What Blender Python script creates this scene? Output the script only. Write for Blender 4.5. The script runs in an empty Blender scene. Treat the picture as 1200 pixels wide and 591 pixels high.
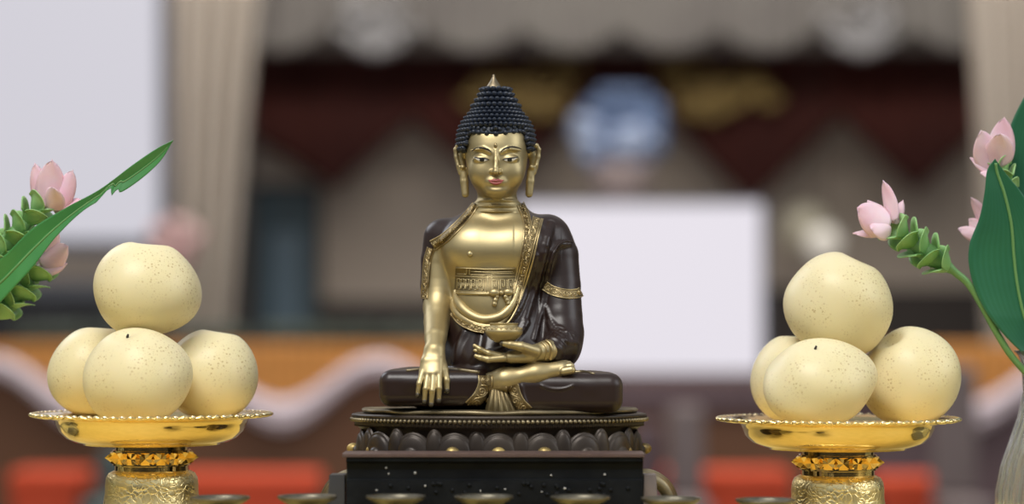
import bpy, bmesh, math, random
import numpy as np
PI = math.pi
rnd = random.Random(7)
SC = bpy.context.scene
COL = SC.collection
# ---- units: 1 u = 0.8 mm; y = 0 is the plane of the statue, z = 0 the table top
S = 0.0008
DC = 2500.0          # camera distance to y = 0
HZ, ZC = 400.0, 230.0  # eye level in the picture, eye height above the table
# ---- camera
cam_d = bpy.data.cameras.new('camera')
cam = bpy.data.objects.new('camera', cam_d); COL.objects.link(cam); SC.camera = cam
cam.location = (0, -DC * S, ZC * S); cam.rotation_euler = (PI / 2, 0, 0)
cam_d.sensor_width = 36; cam_d.lens = 36 * DC / 1200; cam_d.shift_y = (HZ - 295.5) / 1200
cam_d.clip_start = 0.05; cam_d.clip_end = 100
cam_d.dof.use_dof = True; cam_d.dof.focus_distance = (DC - 45) * S; cam_d.dof.aperture_fstop = 2.0
# ---- view
SC.view_settings.view_transform = 'Standard'; SC.view_settings.look = 'None'
SC.view_settings.gamma = 1; SC.view_settings.use_curve_mapping = False
SC.view_settings.exposure = 0.0
# ---- world: soft overcast sky, brightest high in front, dull towards the pavilion and the ground
wd = bpy.data.worlds.new('sky'); SC.world = wd; wd.use_nodes = True
nt = wd.node_tree; N = nt.nodes; L = nt.links; N.clear()
tc = N.new('ShaderNodeTexCoord'); sp = N.new('ShaderNodeSeparateXYZ'); L.new(tc.outputs['Generated'], sp.inputs[0])
rz = N.new('ShaderNodeValToRGB'); L.new(sp.outputs['Z'], rz.inputs[0])
cr = rz.color_ramp
cr.elements[0].position = 0.0; cr.elements[0].color = (.05, .045, .04, 1)
cr.elements[1].position = 1.0; cr.elements[1].color = (.86, .92, 1.0, 1)
e = cr.elements.new(.06); e.color = (.16, .16, .15, 1)
e = cr.elements.new(.35); e.color = (.72, .77, .82, 1)
my = N.new('ShaderNodeMapRange'); L.new(sp.outputs['Y'], my.inputs[0])
my.inputs[1].default_value = -1; my.inputs[2].default_value = .6; my.inputs[3].default_value = 1.15; my.inputs[4].default_value = .45
nz = N.new('ShaderNodeTexNoise'); nz.inputs['Scale'].default_value = 2.2; nz.inputs['Detail'].default_value = 4
L.new(tc.outputs['Generated'], nz.inputs['Vector'])
mn = N.new('ShaderNodeMapRange'); L.new(nz.outputs['Fac'], mn.inputs[0])
mn.inputs[1].default_value = .35; mn.inputs[2].default_value = .65; mn.inputs[3].default_value = .48; mn.inputs[4].default_value = .86
mm = N.new('ShaderNodeMath'); mm.operation = 'MULTIPLY'; L.new(my.outputs[0], mm.inputs[0]); L.new(mn.outputs[0], mm.inputs[1])
bg = N.new('ShaderNodeBackground'); L.new(rz.outputs[0], bg.inputs[0]); L.new(mm.outputs[0], bg.inputs[1])
wo = N.new('ShaderNodeOutputWorld'); L.new(bg.outputs[0], wo.inputs[0])
# ---- large soft lights (daylight by the open tent sides; side and pavilion fills are added)
def area(name, loc, target, sx, sy, power, color):
    l = bpy.data.lights.new(name, 'AREA'); l.shape = 'RECTANGLE'; l.size = sx; l.size_y = sy; l.energy = power; l.color = color
    o = bpy.data.objects.new(name, l); COL.objects.link(o); o.location = loc
    v = np.array(target, float) - np.array(loc, float)
    from mathutils import Vector
    o.rotation_euler = Vector(v).to_track_quat('-Z', 'Y').to_euler()
    return o
area('daylight_front', (-.7, -1.7, 2.7), (0, 0, .15), 1.8, 1.3, 84, (1, .97, .92))
area('side_fill', (2.6, -.9, 1.5), (0, 0, .15), 1.6, 1.6, 22, (.93, .96, 1))  # added fill light from the right
area('daylight_back', (-2.4, 2.2, 2.4), (0, 0, .2), 1.8, 1.8, 34, (.9, .93, 1))
area('pavilion_fill', (0.3, 5.0, 4.5), (0.2, 8.4, .2), 5, 2, 270, (1, .95, .88))  # added fill that brightens the pavilion background

# ---- geometry helpers ------------------------------------------------------------
def f_(y): return (DC + y) / DC
def W(px, py, y=0.0):
    f = f_(y); return np.array([(px - 600) * f, y, ZC + (HZ - py) * f])

class G:
    """collects verts and faces"""
    def __init__(s): s.v = []; s.f = []; s.n = 0; s.mi = []
    def add(s, v, faces, mi=0):
        v = np.asarray(v, float).reshape(-1, 3)
        for fa in faces:
            fa = np.asarray(fa, int)
            if fa.size: s.f.append(fa + s.n); s.mi.append(mi)
        s.v.append(v); s.n += len(v)
    def grid(s, P, cu=False, cv=False, flip=False, mi=0):
        n, m = P.shape[:2]; idx = np.arange(n * m).reshape(n, m)
        a = np.vstack([idx, idx[:1]]) if cu else idx
        a = np.hstack([a, a[:, :1]]) if cv else a
        q = np.stack([a[:-1, :-1], a[1:, :-1], a[1:, 1:], a[:-1, 1:]], -1).reshape(-1, 4)
        if flip: q = q[:, ::-1]
        s.add(P.reshape(-1, 3), [q], mi); return s
    def lathe(s, prof, c=(0, 0, 0), n=64, sx=1, sy=1, mod=None, mi=0):
        prof = np.array(prof, float); a = np.linspace(0, 2 * PI, n, endpoint=False)
        P = np.zeros((len(prof), n, 3))
        for i, (r, z) in enumerate(prof):
            rr, zz = (np.full(n, r), np.full(n, z)) if mod is None else mod(r, z, a)
            P[i, :, 0] = c[0] + rr * np.cos(a) * sx; P[i, :, 1] = c[1] + rr * np.sin(a) * sy; P[i, :, 2] = c[2] + zz
        return s.grid(P, cv=True, flip=True, mi=mi)
    def tube(s, pts, r, n=10, caps=True, flat=None, mi=0):
        pts = np.array(pts, float); m = len(pts); r = np.broadcast_to(np.array(r, float), (m,))
        T = np.gradient(pts, axis=0); T /= np.linalg.norm(T, axis=1)[:, None] + 1e-9
        up = np.array([0, 1, 0.]) if abs(T[0][1]) < .9 else np.array([1., 0, 0])
        P = np.zeros((m, n, 3)); a = np.linspace(0, 2 * PI, n, endpoint=False)
        u = np.cross(T[0], up); u /= np.linalg.norm(u)
        for i in range(m):
            u = u - T[i] * np.dot(u, T[i]); u /= np.linalg.norm(u) + 1e-9; w = np.cross(T[i], u)
            P[i] = pts[i] + r[i] * (np.cos(a)[:, None] * u + np.sin(a)[:, None] * w)
        b = s.n; s.grid(P, cv=True, mi=mi)
        if caps: s.f.append(np.array([b + np.arange(n)])); s.mi.append(mi); s.f.append(np.array([b + (m - 1) * n + np.arange(n)[::-1]])); s.mi.append(mi)
        return s
    def ell(s, c, r, n=16, m=10, R=None, mi=0):
        ph = np.linspace(.02, PI - .02, m); a = np.linspace(0, 2 * PI, n, endpoint=False)
        P = np.stack([np.sin(ph)[:, None] * np.cos(a), np.sin(ph)[:, None] * np.sin(a), np.cos(ph)[:, None] * np.ones(n)], -1) * np.array(r)
        if R is not None: P = P @ np.asarray(R).T
        b = s.n; s.grid(P + np.array(c), cv=True, mi=mi)
        s.f.append(np.array([b + np.arange(n)])); s.mi.append(mi); s.f.append(np.array([b + (m - 1) * n + np.arange(n)[::-1]])); s.mi.append(mi)
        return s
    def box(s, lo, hi, bev=0, seg=2, xf=None, mi=0):
        bm = bmesh.new(); bmesh.ops.create_cube(bm, size=1)
        lo = np.array(lo, float); hi = np.array(hi, float)
        for v in bm.verts: v.co = [(lo[i] + hi[i]) / 2 + v.co[i] * (hi[i] - lo[i]) for i in range(3)]
        if bev: bmesh.ops.bevel(bm, geom=list(bm.edges), offset=bev, segments=seg, affect='EDGES', profile=.6)
        s.frombm(bm, xf, mi); return s
    def frombm(s, bm, xf=None, mi=0):
        bm.verts.index_update(); v = np.array([x.co[:] for x in bm.verts])
        if xf is not None: v = xf(v)
        fs = [np.array([[q.index for q in fa.verts]]) for fa in bm.faces]; bm.free(); s.add(v, fs, mi)

def spline(pts, n):
    """Catmull-Rom through pts, n samples"""
    p = np.array(pts, float); m = len(p)
    if m == 2: return p[0] + (p[1] - p[0]) * np.linspace(0, 1, n)[:, None]
    q = np.vstack([2 * p[0] - p[1], p, 2 * p[-1] - p[-2]]); t = np.linspace(0, m - 1 - 1e-6, n); i = t.astype(int); u = (t - i)[:, None]
    a, b, c, d = q[i], q[i + 1], q[i + 2], q[i + 3]
    return .5 * (2 * b + (c - a) * u + (2 * a - 5 * b + 4 * c - d) * u ** 2 + (3 * b - a - 3 * c + d) * u ** 3)

ORG = {}
def org(o): return ORG.get(o.name, np.zeros(3))
def obj(name, g, mats, parent=None, smooth=True, base=None):
    """ONE mesh object; verts of g are in world u. base: its origin (top-level) in u"""
    v = np.vstack(g.v)
    b = np.zeros(3) if base is None else np.array(base, float)
    if parent is not None: b = org(parent)
    v = (v - b) * S
    me = bpy.data.meshes.new(name)
    cnt = np.concatenate([np.full(len(fa), fa.shape[1]) for fa in g.f]); lv = np.concatenate([fa.ravel() for fa in g.f])
    mi = np.concatenate([np.full(len(fa), k) for fa, k in zip(g.f, g.mi)])
    me.vertices.add(len(v)); me.vertices.foreach_set('co', v.astype(np.float32).ravel())
    me.loops.add(len(lv)); me.loops.foreach_set('vertex_index', lv.astype(np.int32))
    me.polygons.add(len(cnt)); st = np.concatenate([[0], np.cumsum(cnt)[:-1]])
    me.polygons.foreach_set('loop_start', st.astype(np.int32))
    me.polygons.foreach_set('material_index', mi.astype(np.int32))
    me.polygons.foreach_set('use_smooth', np.full(len(cnt), smooth))
    me.update(calc_edges=True); me.validate()
    for m in (mats if isinstance(mats, (list, tuple)) else [mats]): me.materials.append(m)
    o = bpy.data.objects.new(name, me); COL.objects.link(o)
    if parent is not None: o.parent = parent; ORG[o.name] = b
    else: o.location = b * S; ORG[o.name] = b
    return o
def tag(o, label=None, cat=None, group=None, kind=None):
    if label: o['label'] = label
    if cat: o['category'] = cat
    if group: o['group'] = group
    if kind: o['kind'] = kind
    return o
def thing(name, label, cat, base, group=None):
    o = bpy.data.objects.new(name, None); COL.objects.link(o); o.empty_display_size = .01
    base = np.array(base, float); o.location = base * S; ORG[o.name] = base
    return tag(o, label, cat, group)
def autosmooth(o, ang=40):
    """hard edges above an angle"""
    me = o.data; bm = bmesh.new(); bm.from_mesh(me); lim = math.radians(ang)
    for e in bm.edges:
        if len(e.link_faces) == 2 and e.calc_face_angle(0) > lim: e.smooth = False
    bm.to_mesh(me); bm.free(); return o
def solid(o, t, off=0):
    m = o.modifiers.new('thickness', 'SOLIDIFY'); m.thickness = t * S; m.offset = off; return o

# ---- materials --------------------------------------------------------------------
def mat(name, c1, rough=.5, metal=0, c2=None, nscale=30, bump=0, bscale=60, spec=.5, coat=0, sss=0, emit=None, es=0, sheen=0, rough2=None, trans=0, dist=.0005, contrast=(.35, .65), detail=5):
    m = bpy.data.materials.new(name); m.use_nodes = True; t = m.node_tree; b = t.nodes['Principled BSDF']
    b.inputs['Base Color'].default_value = (*c1, 1); b.inputs['Roughness'].default_value = rough; b.inputs['Metallic'].default_value = metal
    b.inputs['Specular IOR Level'].default_value = spec; b.inputs['Coat Weight'].default_value = coat; b.inputs['Coat Roughness'].default_value = .12
    if sss: b.inputs['Subsurface Weight'].default_value = sss; b.inputs['Subsurface Radius'].default_value = (.01, .006, .003); b.inputs['Subsurface Scale'].default_value = .6
    if sheen: b.inputs['Sheen Weight'].default_value = sheen
    if trans: b.inputs['Transmission Weight'].default_value = trans
    if emit: b.inputs['Emission Color'].default_value = (*emit, 1); b.inputs['Emission Strength'].default_value = es
    tcn = t.nodes.new('ShaderNodeTexCoord')
    if c2 is not None or rough2 is not None:
        n = t.nodes.new('ShaderNodeTexNoise'); n.inputs['Scale'].default_value = nscale; n.inputs['Detail'].default_value = detail
        t.links.new(tcn.outputs['Object'], n.inputs['Vector'])
        r = t.nodes.new('ShaderNodeMapRange'); t.links.new(n.outputs['Fac'], r.inputs[0]); r.inputs[1].default_value, r.inputs[2].default_value = contrast
        if c2 is not None:
            x = t.nodes.new('ShaderNodeMix'); x.data_type = 'RGBA'; t.links.new(r.outputs[0], x.inputs[0])
            x.inputs[6].default_value = (*c1, 1); x.inputs[7].default_value = (*c2, 1); t.links.new(x.outputs[2], b.inputs['Base Color'])
        if rough2 is not None:
            q = t.nodes.new('ShaderNodeMapRange'); t.links.new(r.outputs[0], q.inputs[0]); q.inputs[3].default_value = rough; q.inputs[4].default_value = rough2
            t.links.new(q.outputs[0], b.inputs['Roughness'])
    if bump:
        n = t.nodes.new('ShaderNodeTexNoise'); n.inputs['Scale'].default_value = bscale; n.inputs['Detail'].default_value = 6
        t.links.new(tcn.outputs['Object'], n.inputs['Vector'])
        bp = t.nodes.new('ShaderNodeBump'); bp.inputs['Strength'].default_value = bump; bp.inputs['Distance'].default_value = dist
        t.links.new(n.outputs['Fac'], bp.inputs['Height']); t.links.new(bp.outputs[0], b.inputs['Normal'])
    return m
M = {}
M['skin'] = mat('gilded_skin', (.52, .425, .23), .40, .84, (.42, .335, .17), 14, .12, 90, rough2=.50)
M['patina'] = mat('gilt_with_patina', (.23, .18, .09), .42, .8, (.14, .105, .05), 50, .15, 150)
M['face'] = M['skin']
M['relief'] = mat('gilded_relief', (.60, .48, .26), .36, .85, (.36, .27, .13), 60, .15, 200)
M['ground'] = mat('dark_gilt_ground', (.17, .125, .06), .5, .7, (.28, .21, .10), 80, .2, 200)
M['robe'] = mat('brown_bronze_robe', (.019, .0098, .0078), .27, .0, (.027, .0145, .0115), 9, .06, 60, spec=.45, rough2=.36)
M['hair'] = mat('blue_black_hair', (.012, .017, .030), .42, 0, (.02, .027, .044), 60, spec=.45)
M['finial'] = mat('aged_gilt', (.34, .27, .17), .4, .8, (.2, .16, .10), 60, .15, 150)
M['black'] = mat('black_paint', (.012, .011, .012), .4)
M['white'] = mat('eye_white', (.72, .68, .60), .4)
M['lip'] = mat('lip_red', (.40, .105, .10), .42)
M['nail'] = mat('dark_nail', (.10, .085, .06), .35, .5)
M['bronze'] = mat('dark_bronze', (.030, .021, .016), .36, .35, (.05, .036, .025), 30, .15, 120, rough2=.48)
M['oldgilt'] = mat('worn_gilt_bronze', (.34, .28, .17), .38, .8, (.13, .105, .065), 40, .3, 120, rough2=.5)
M['boss'] = mat('gilt_boss', (.62, .46, .16), .45, .6, (.2, .14, .06), 60, .1, 90)
# ---- implicit surfaces ---------------------------------------------------------------
def smin(a, b, k):
    if k <= 0: return np.minimum(a, b)
    h = np.maximum(k - np.abs(a - b), 0) / k
    return np.minimum(a, b) - h * h * k * .25
class Field:
    def __init__(s, lo, hi, h):
        s.lo = np.array(lo, float); s.h = h; s.n = np.ceil((np.array(hi) - s.lo) / h).astype(int) + 1
        s.ax = [(s.lo[i] + h * np.arange(s.n[i])).astype(np.float32) for i in range(3)]
        s.F = np.full(s.n, 60, np.float32)
    def sl(s, lo, hi, m):
        a = np.clip(np.floor((np.array(lo) - m - s.lo) / s.h).astype(int), 0, s.n); b = np.clip(np.ceil((np.array(hi) + m - s.lo) / s.h).astype(int) + 1, 0, s.n)
        return tuple(slice(a[i], b[i]) for i in range(3))
    def XYZ(s, sl): return s.ax[0][sl[0]][:, None, None], s.ax[1][sl[1]][None, :, None], s.ax[2][sl[2]][None, None, :]
    def add(s, prim, k=0., m=14):
        fn, lo, hi = prim; sl = s.sl(lo, hi, m)
        if min(x.stop - x.start for x in sl) <= 0: return s
        d = fn(*s.XYZ(sl)).astype(np.float32); s.F[sl] = smin(s.F[sl], d, k); return s
    def cut(s, prim, k=0., m=8):
        fn, lo, hi = prim; sl = s.sl(lo, hi, m)
        if min(x.stop - x.start for x in sl) <= 0: return s
        d = fn(*s.XYZ(sl)).astype(np.float32); s.F[sl] = -smin(-s.F[sl], d, k); return s
    def front(s, x, z):
        """first surface y met going in +y at (x, z); nan when none"""
        x = np.atleast_1d(np.asarray(x, float)); z = np.atleast_1d(np.asarray(z, float)); shp = x.shape; x = x.ravel(); z = z.ravel()
        fx = np.clip((x - s.lo[0]) / s.h, 0, s.n[0] - 1.001); fz = np.clip((z - s.lo[2]) / s.h, 0, s.n[2] - 1.001)
        i = fx.astype(int); k = fz.astype(int); u = (fx - i)[:, None]; w = (fz - k)[:, None]
        c = (s.F[i, :, k] * (1 - u) + s.F[i + 1, :, k] * u) * (1 - w) + (s.F[i, :, k + 1] * (1 - u) + s.F[i + 1, :, k + 1] * u) * w
        neg = c < 0; j = neg.argmax(1); ok = neg.any(1) & (j > 0); j1 = np.maximum(j, 1); r = np.arange(len(j))
        a = c[r, j1 - 1]; b = c[r, j1]; t = a / (a - b + 1e-9)
        y = s.lo[1] + (j1 - 1 + t) * s.h; y[~ok] = np.nan
        return y.reshape(shp)
    def mesh(s, g, mi=0):
        F = s.F; neg = (F < 0); n8 = neg.astype(np.uint8)
        c = np.zeros(np.array(F.shape) - 1, np.uint8)
        offs = [(i, j, k) for i in (0, 1) for j in (0, 1) for k in (0, 1)]
        sh = lambda A, o: A[o[0]:A.shape[0] - 1 + o[0], o[1]:A.shape[1] - 1 + o[1], o[2]:A.shape[2] - 1 + o[2]]
        for o in offs: c += sh(n8, o)
        act = (c > 0) & (c < 8); id3 = np.argwhere(act)
        vals = np.stack([F[id3[:, 0] + o[0], id3[:, 1] + o[1], id3[:, 2] + o[2]] for o in offs], 1)
        acc = np.zeros((len(id3), 3)); num = np.zeros(len(id3))
        for a in range(8):
            for b in range(a + 1, 8):
                oa, ob = np.array(offs[a]), np.array(offs[b])
                if np.abs(oa - ob).sum() != 1: continue
                va, vb = vals[:, a], vals[:, b]; cr_ = (va < 0) != (vb < 0)
                t = np.where(cr_, va / np.where(cr_, va - vb, 1), 0)
                acc += np.where(cr_[:, None], oa + t[:, None] * (ob - oa), 0); num += cr_
        V = s.lo + (id3 + acc / num[:, None]) * s.h
        imap = np.full(c.shape, -1, np.int32); imap[act] = np.arange(len(id3))
        faces = []
        for ax in range(3):
            a1, a2 = [(1, 2), (2, 0), (0, 1)][ax]
            A = np.take(neg, range(0, neg.shape[ax] - 1), ax); B = np.take(neg, range(1, neg.shape[ax]), ax)
            e = np.argwhere(A != B); ins = A[tuple(e.T)]
            okm = (e[:, a1] > 0) & (e[:, a2] > 0) & (e[:, a1] < c.shape[a1]) & (e[:, a2] < c.shape[a2]); e = e[okm]; ins = ins[okm]
            def cell(d1, d2):
                q = e.copy(); q[:, a1] -= d1; q[:, a2] -= d2; return imap[tuple(q.T)]
            q = np.stack([cell(1, 1), cell(0, 1), cell(0, 0), cell(1, 0)], 1)
            q[~ins] = q[~ins][:, ::-1]; faces.append(q)
        q = np.vstack(faces); q = q[(q >= 0).all(1)]
        # light smoothing
        nb = np.zeros_like(V); ct = np.zeros(len(V))
        for _ in range(1):
            nb[:] = 0; ct[:] = 0
            for a in range(4):
                b = (a + 1) % 4
                for ch in range(3): nb[:, ch] += np.bincount(q[:, a], V[q[:, b], ch], len(V)) + np.bincount(q[:, b], V[q[:, a], ch], len(V))
                ct += np.bincount(q[:, a], minlength=len(V)) + np.bincount(q[:, b], minlength=len(V))
            V = V * .6 + .4 * nb / np.maximum(ct, 1)[:, None]
        g.add(V, [q], mi); return g
def p_ell(c, r, R=None):
    c = np.array(c, float); r = np.array(r, float)
    def fn(X, Y, Z):
        x, y, z = X - c[0], Y - c[1], Z - c[2]
        if R is not None:
            A = np.asarray(R).T
            x, y, z = A[0, 0] * x + A[0, 1] * y + A[0, 2] * z, A[1, 0] * x + A[1, 1] * y + A[1, 2] * z, A[2, 0] * x + A[2, 1] * y + A[2, 2] * z
        k0 = np.sqrt((x / r[0]) ** 2 + (y / r[1]) ** 2 + (z / r[2]) ** 2); k1 = np.sqrt((x / r[0] ** 2) ** 2 + (y / r[1] ** 2) ** 2 + (z / r[2] ** 2) ** 2)
        return k0 * (k0 - 1) / np.maximum(k1, 1e-5)
    e = r if R is None else np.full(3, r.max())
    return fn, c - e, c + e
def p_cap(a, b, ra, rb, sy=1.):
    """tapered capsule; sy > 1 flattens it in y"""
    a = np.array(a, float); b = np.array(b, float); ba = b - a; bb = (ba[0] ** 2 + (ba[1] * sy) ** 2 + ba[2] ** 2) + 1e-9
    def fn(X, Y, Z):
        x, y, z = X - a[0], (Y - a[1]) * sy, Z - a[2]
        h = np.clip((x * ba[0] + y * ba[1] * sy + z * ba[2]) / bb, 0, 1)
        return np.sqrt((x - h * ba[0]) ** 2 + (y - h * ba[1] * sy) ** 2 + (z - h * ba[2]) ** 2) - (ra + (rb - ra) * h)
    m = max(ra, rb); return fn, np.minimum(a, b) - m, np.maximum(a, b) + m
def p_poly(pts, rr, k=1.5, sy=1.):
    rr = np.broadcast_to(np.array(rr, float), (len(pts),))
    cs = [p_cap(pts[i], pts[i + 1], rr[i], rr[i + 1], sy) for i in range(len(pts) - 1)]
    def fn(X, Y, Z):
        d = None
        for c in cs:
            q = c[0](X, Y, Z); d = q if d is None else smin(d, q, k)
        return d
    return fn, np.min([c[1] for c in cs], 0), np.max([c[2] for c in cs], 0)
def p_rbox(c, h, r, R=None):
    c = np.array(c, float); h = np.array(h, float)
    def fn(X, Y, Z):
        x, y, z = X - c[0], Y - c[1], Z - c[2]
        if R is not None:
            A = np.asarray(R).T
            x, y, z = A[0, 0] * x + A[0, 1] * y + A[0, 2] * z, A[1, 0] * x + A[1, 1] * y + A[1, 2] * z, A[2, 0] * x + A[2, 1] * y + A[2, 2] * z
        qx, qy, qz = np.abs(x) - h[0] + r, np.abs(y) - h[1] + r, np.abs(z) - h[2] + r
        return np.sqrt(np.maximum(qx, 0) ** 2 + np.maximum(qy, 0) ** 2 + np.maximum(qz, 0) ** 2) + np.minimum(np.maximum(np.maximum(qx, qy), qz), 0) - r
    e = h if R is None else np.full(3, np.linalg.norm(h))
    return fn, c - e, c + e
def hermite(zq, zs, vs):
    zs = np.array(zs, float); vs = np.array(vs, float); m = np.gradient(vs, zs); zq = np.clip(zq, zs[0], zs[-1])
    i = np.clip(np.searchsorted(zs, zq) - 1, 0, len(zs) - 2); h = zs[i + 1] - zs[i]; t = (zq - zs[i]) / h
    return (2 * t ** 3 - 3 * t ** 2 + 1) * vs[i] + (t ** 3 - 2 * t ** 2 + t) * h * m[i] + (-2 * t ** 3 + 3 * t ** 2) * vs[i + 1] + (t ** 3 - t ** 2) * h * m[i + 1]
def p_stack(rows, grow=0., pw=2.0, yref=0.):
    """rows: (py, cx_px, rx, cy, ryf, ryb) sections, front and back depth"""
    f = f_(yref); rows = sorted(rows, key=lambda r: -r[0]); A = np.array(rows, float)
    zs = ZC + (HZ - A[:, 0]) * f; cx = (A[:, 1] - 600) * f; rx = A[:, 2] * f + grow; cy = A[:, 3]; rf = A[:, 4] + grow; rb = A[:, 5] + grow
    def fn(X, Y, Z):
        z = Z.astype(float); q = lambda v: hermite(z, zs, v)
        a, b, c, d, e = q(cx), q(rx), q(cy), q(rf), q(rb)
        y = Y - c; ry = np.where(y < 0, d, e)
        k = (np.abs((X - a) / b) ** pw + np.abs(y / ry) ** pw) ** (1 / pw)
        dd = (k - 1) * np.minimum(b, ry) * .9
        return np.maximum(dd, np.maximum(zs[0] - Z, Z - zs[-1]))
    R = rx.max()
    return fn, np.array([(cx - rx).min(), (cy - rf).min(), zs[0]]), np.array([(cx + rx).max(), (cy + rb).max(), zs[-1]])
def p_open(poly, y0, y1, yref):
    """prism of a front-view outline between two depths"""
    P = np.array([W(a, b, yref) for a, b in poly])[:, [0, 2]]
    def fn(X, Y, Z):
        x = X[:, 0, :]; z = Z[:, 0, :]; x, z = np.broadcast_arrays(x, z); d = np.full(x.shape, 1e9); s = np.ones(x.shape)
        for i in range(len(P)):
            a = P[i]; b = P[i - 1]; e = b - a; wx = x - a[0]; wz = z - a[1]; t = np.clip((wx * e[0] + wz * e[1]) / (e @ e), 0, 1)
            d = np.minimum(d, (wx - e[0] * t) ** 2 + (wz - e[1] * t) ** 2)
            c1 = z >= a[1]; c2 = z < b[1]; c3 = e[0] * wz > e[1] * wx
            s = np.where((c1 & c2 & c3) | (~c1 & ~c2 & ~c3), -s, s)
        d = (s * np.sqrt(d))[:, None, :]
        return np.maximum(d, np.maximum(y0 - Y, Y - y1))
    return fn, np.array([P[:, 0].min(), y0, P[:, 1].min()]), np.array([P[:, 0].max(), y1, P[:, 1].max()])
def surf(fields, px, py, y0=-30., fall=10.):
    """world points on the first surface seen at pixels (px, py)"""
    px = np.asarray(px, float); py = np.asarray(py, float); y = np.full(px.shape, y0)
    for _ in range(4):
        f = (DC + y) / DC; x = (px - 600) * f; z = ZC + (HZ - py) * f
        ys = [np.nan_to_num(F.front(x, z), nan=1e3) for F in fields]; yn = np.min(ys, 0); y = np.where(yn > 500, fall, yn)
    f = (DC + y) / DC
    return np.stack([(px - 600) * f, y, ZC + (HZ - py) * f], -1)
# ======================= setting ==========================================================
def px2u(px, y): return (px - 600) * f_(y)
def at(px, py, y): return W(px, py, y)
FLOOR = -940.
M['wall'] = mat('tan_plaster', (.43, .355, .285), .9, 0, (.38, .31, .25), .8)
M['floor'] = mat('concrete', (.16, .13, .11), .7, 0, (.12, .10, .085), 1.2)
M['cloth_gold'] = mat('gold_tablecloth', (.72, .56, .19), .55, 0, (.66, .51, .16), 40, .3, 900)
M['curtain'] = mat('beige_curtain', (.50, .435, .37), .85, 0, (.45, .39, .33), 3)
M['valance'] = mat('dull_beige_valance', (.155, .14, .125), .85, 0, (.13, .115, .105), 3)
M['lace'] = mat('pale_lace', (.32, .305, .305), .8, 0, (.25, .24, .24), 6)
M['drape'] = mat('dark_red_drape', (.074, .0105, .0045), .85, 0, (.054, .008, .004), 2)
M['dark'] = mat('dark_brown_timber', (.028, .020, .016), .7, 0, (.036, .026, .02), 3)
M['teal'] = mat('teal_door', (.035, .06, .072), .5)
M['glassb'] = mat('blue_grey_panel', (.10, .145, .18), .3)
M['screen'] = mat('lit_screen', (.05, .05, .05), .6, emit=(.77, .73, .80), es=.97)
M['banner'] = mat('glowing_banner', (.05, .05, .05), .6, emit=(.60, .585, .65), es=.97)  # daylit brightness of the banner put in as emission
M['frame'] = mat('grey_frame', (.10, .10, .12), .5)
M['orange'] = mat('orange_skirt', (.66, .29, .07), .8, 0, (.58, .25, .06), 3)
M['garland'] = mat('white_swag', (.80, .68, .72), .8, 0, (.74, .62, .66), 5)
M['brownp'] = mat('brown_boards', (.15, .062, .026), .7, 0, (.12, .05, .022), 2)
M['mauve'] = mat('mauve_cloth', (.13, .085, .092), .85, 0, (.11, .07, .075), 2)
M['red'] = mat('red_cloth', (.74, .085, .025), .75, 0, (.66, .07, .022), 3)
M['cabinet'] = mat('black_cabinet', (.012, .012, .014), .5)
M['slate'] = mat('slate_top', (.085, .09, .105), .5)
M['giltw'] = mat('gilt_ornament', (.34, .23, .07), .5, .3, (.24, .16, .05), 8)
M['blue'] = mat('blue_petals', (.085, .125, .22), .7, 0, (.12, .17, .29), 6)
M['pblue'] = mat('pale_blue_petals', (.36, .41, .53), .7, 0, (.28, .34, .48), 6)
M['globe'] = mat('warm_globe', (.5, .47, .42), .4, emit=(.75, .68, .58), es=.38)
M['globe2'] = mat('dim_globe', (.3, .27, .2), .4, emit=(.5, .44, .32), es=.22)
M['foliage'] = mat('dark_foliage', (.05, .065, .05), .8, 0, (.07, .08, .06), 6)
M['pinkf'] = mat('pink_blossom', (.55, .30, .29), .8, 0, (.62, .42, .40), 6)
M['greyc'] = mat('grey_cloth', (.24, .185, .175), .85, 0, (.2, .155, .145), 4)
M['tealc'] = mat('grey_green_cloth', (.11, .15, .14), .85, 0, (.08, .1, .1), 4)

g = G(); g.box((-9000, -3500, FLOOR - 60), (9000, 12600, FLOOR)); o = obj('floor', g, M['floor'], smooth=False); tag(o, kind='structure')
YB = 11000.
g = G(); g.box((-9000, YB, FLOOR), (9000, YB + 120, 6200)); o = obj('wall_back', g, M['wall'], smooth=False); tag(o, kind='structure')
g = G(); a = at(60, 0, YB); b = at(1190, 372, YB)    # dark dado of the right half of the back wall
g.box((px2u(600, YB), YB - 40, FLOOR), (px2u(1230, YB), YB - 4, at(0, 338, YB)[2]), 6); o = obj('trim_1', g, M['dark'], smooth=False); tag(o, kind='structure')
g = G(); g.box((px2u(292, YB), YB - 50, FLOOR), (px2u(600, YB) - 4, YB - 4, at(0, 352, YB)[2]), 6); o = obj('trim_2', g, M['dark'], smooth=False); tag(o, kind='structure')
# doorway on the left of the pavilion
x0, x1 = px2u(296, YB), px2u(372, YB); zt = at(0, 222, YB)[2]
g = G(); g.box((x0, YB - 60, FLOOR), (x1, YB - 52, zt)); d = obj('door_1', g, M['teal'], smooth=False, base=(x0, YB - 60, FLOOR)); tag(d, kind='structure')
g = G(); g.box((x0 + 110, YB - 70, at(0, 405, YB)[2]), (x1 - 90, YB - 60.5, at(0, 272, YB)[2]), 4); obj('door_panel', g, M['glassb'], d, smooth=False)
g = G()
for q in ((x0 - 30, x0), (x1, x1 + 30)): g.box((q[0], YB - 80, FLOOR), (q[1], YB - 51, zt + 30), 4)
g.box((x0 - 30, YB - 80, zt), (x1 + 30, YB - 51, zt + 30), 4); obj('door_frame', g, M['dark'], d, smooth=False)

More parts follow.
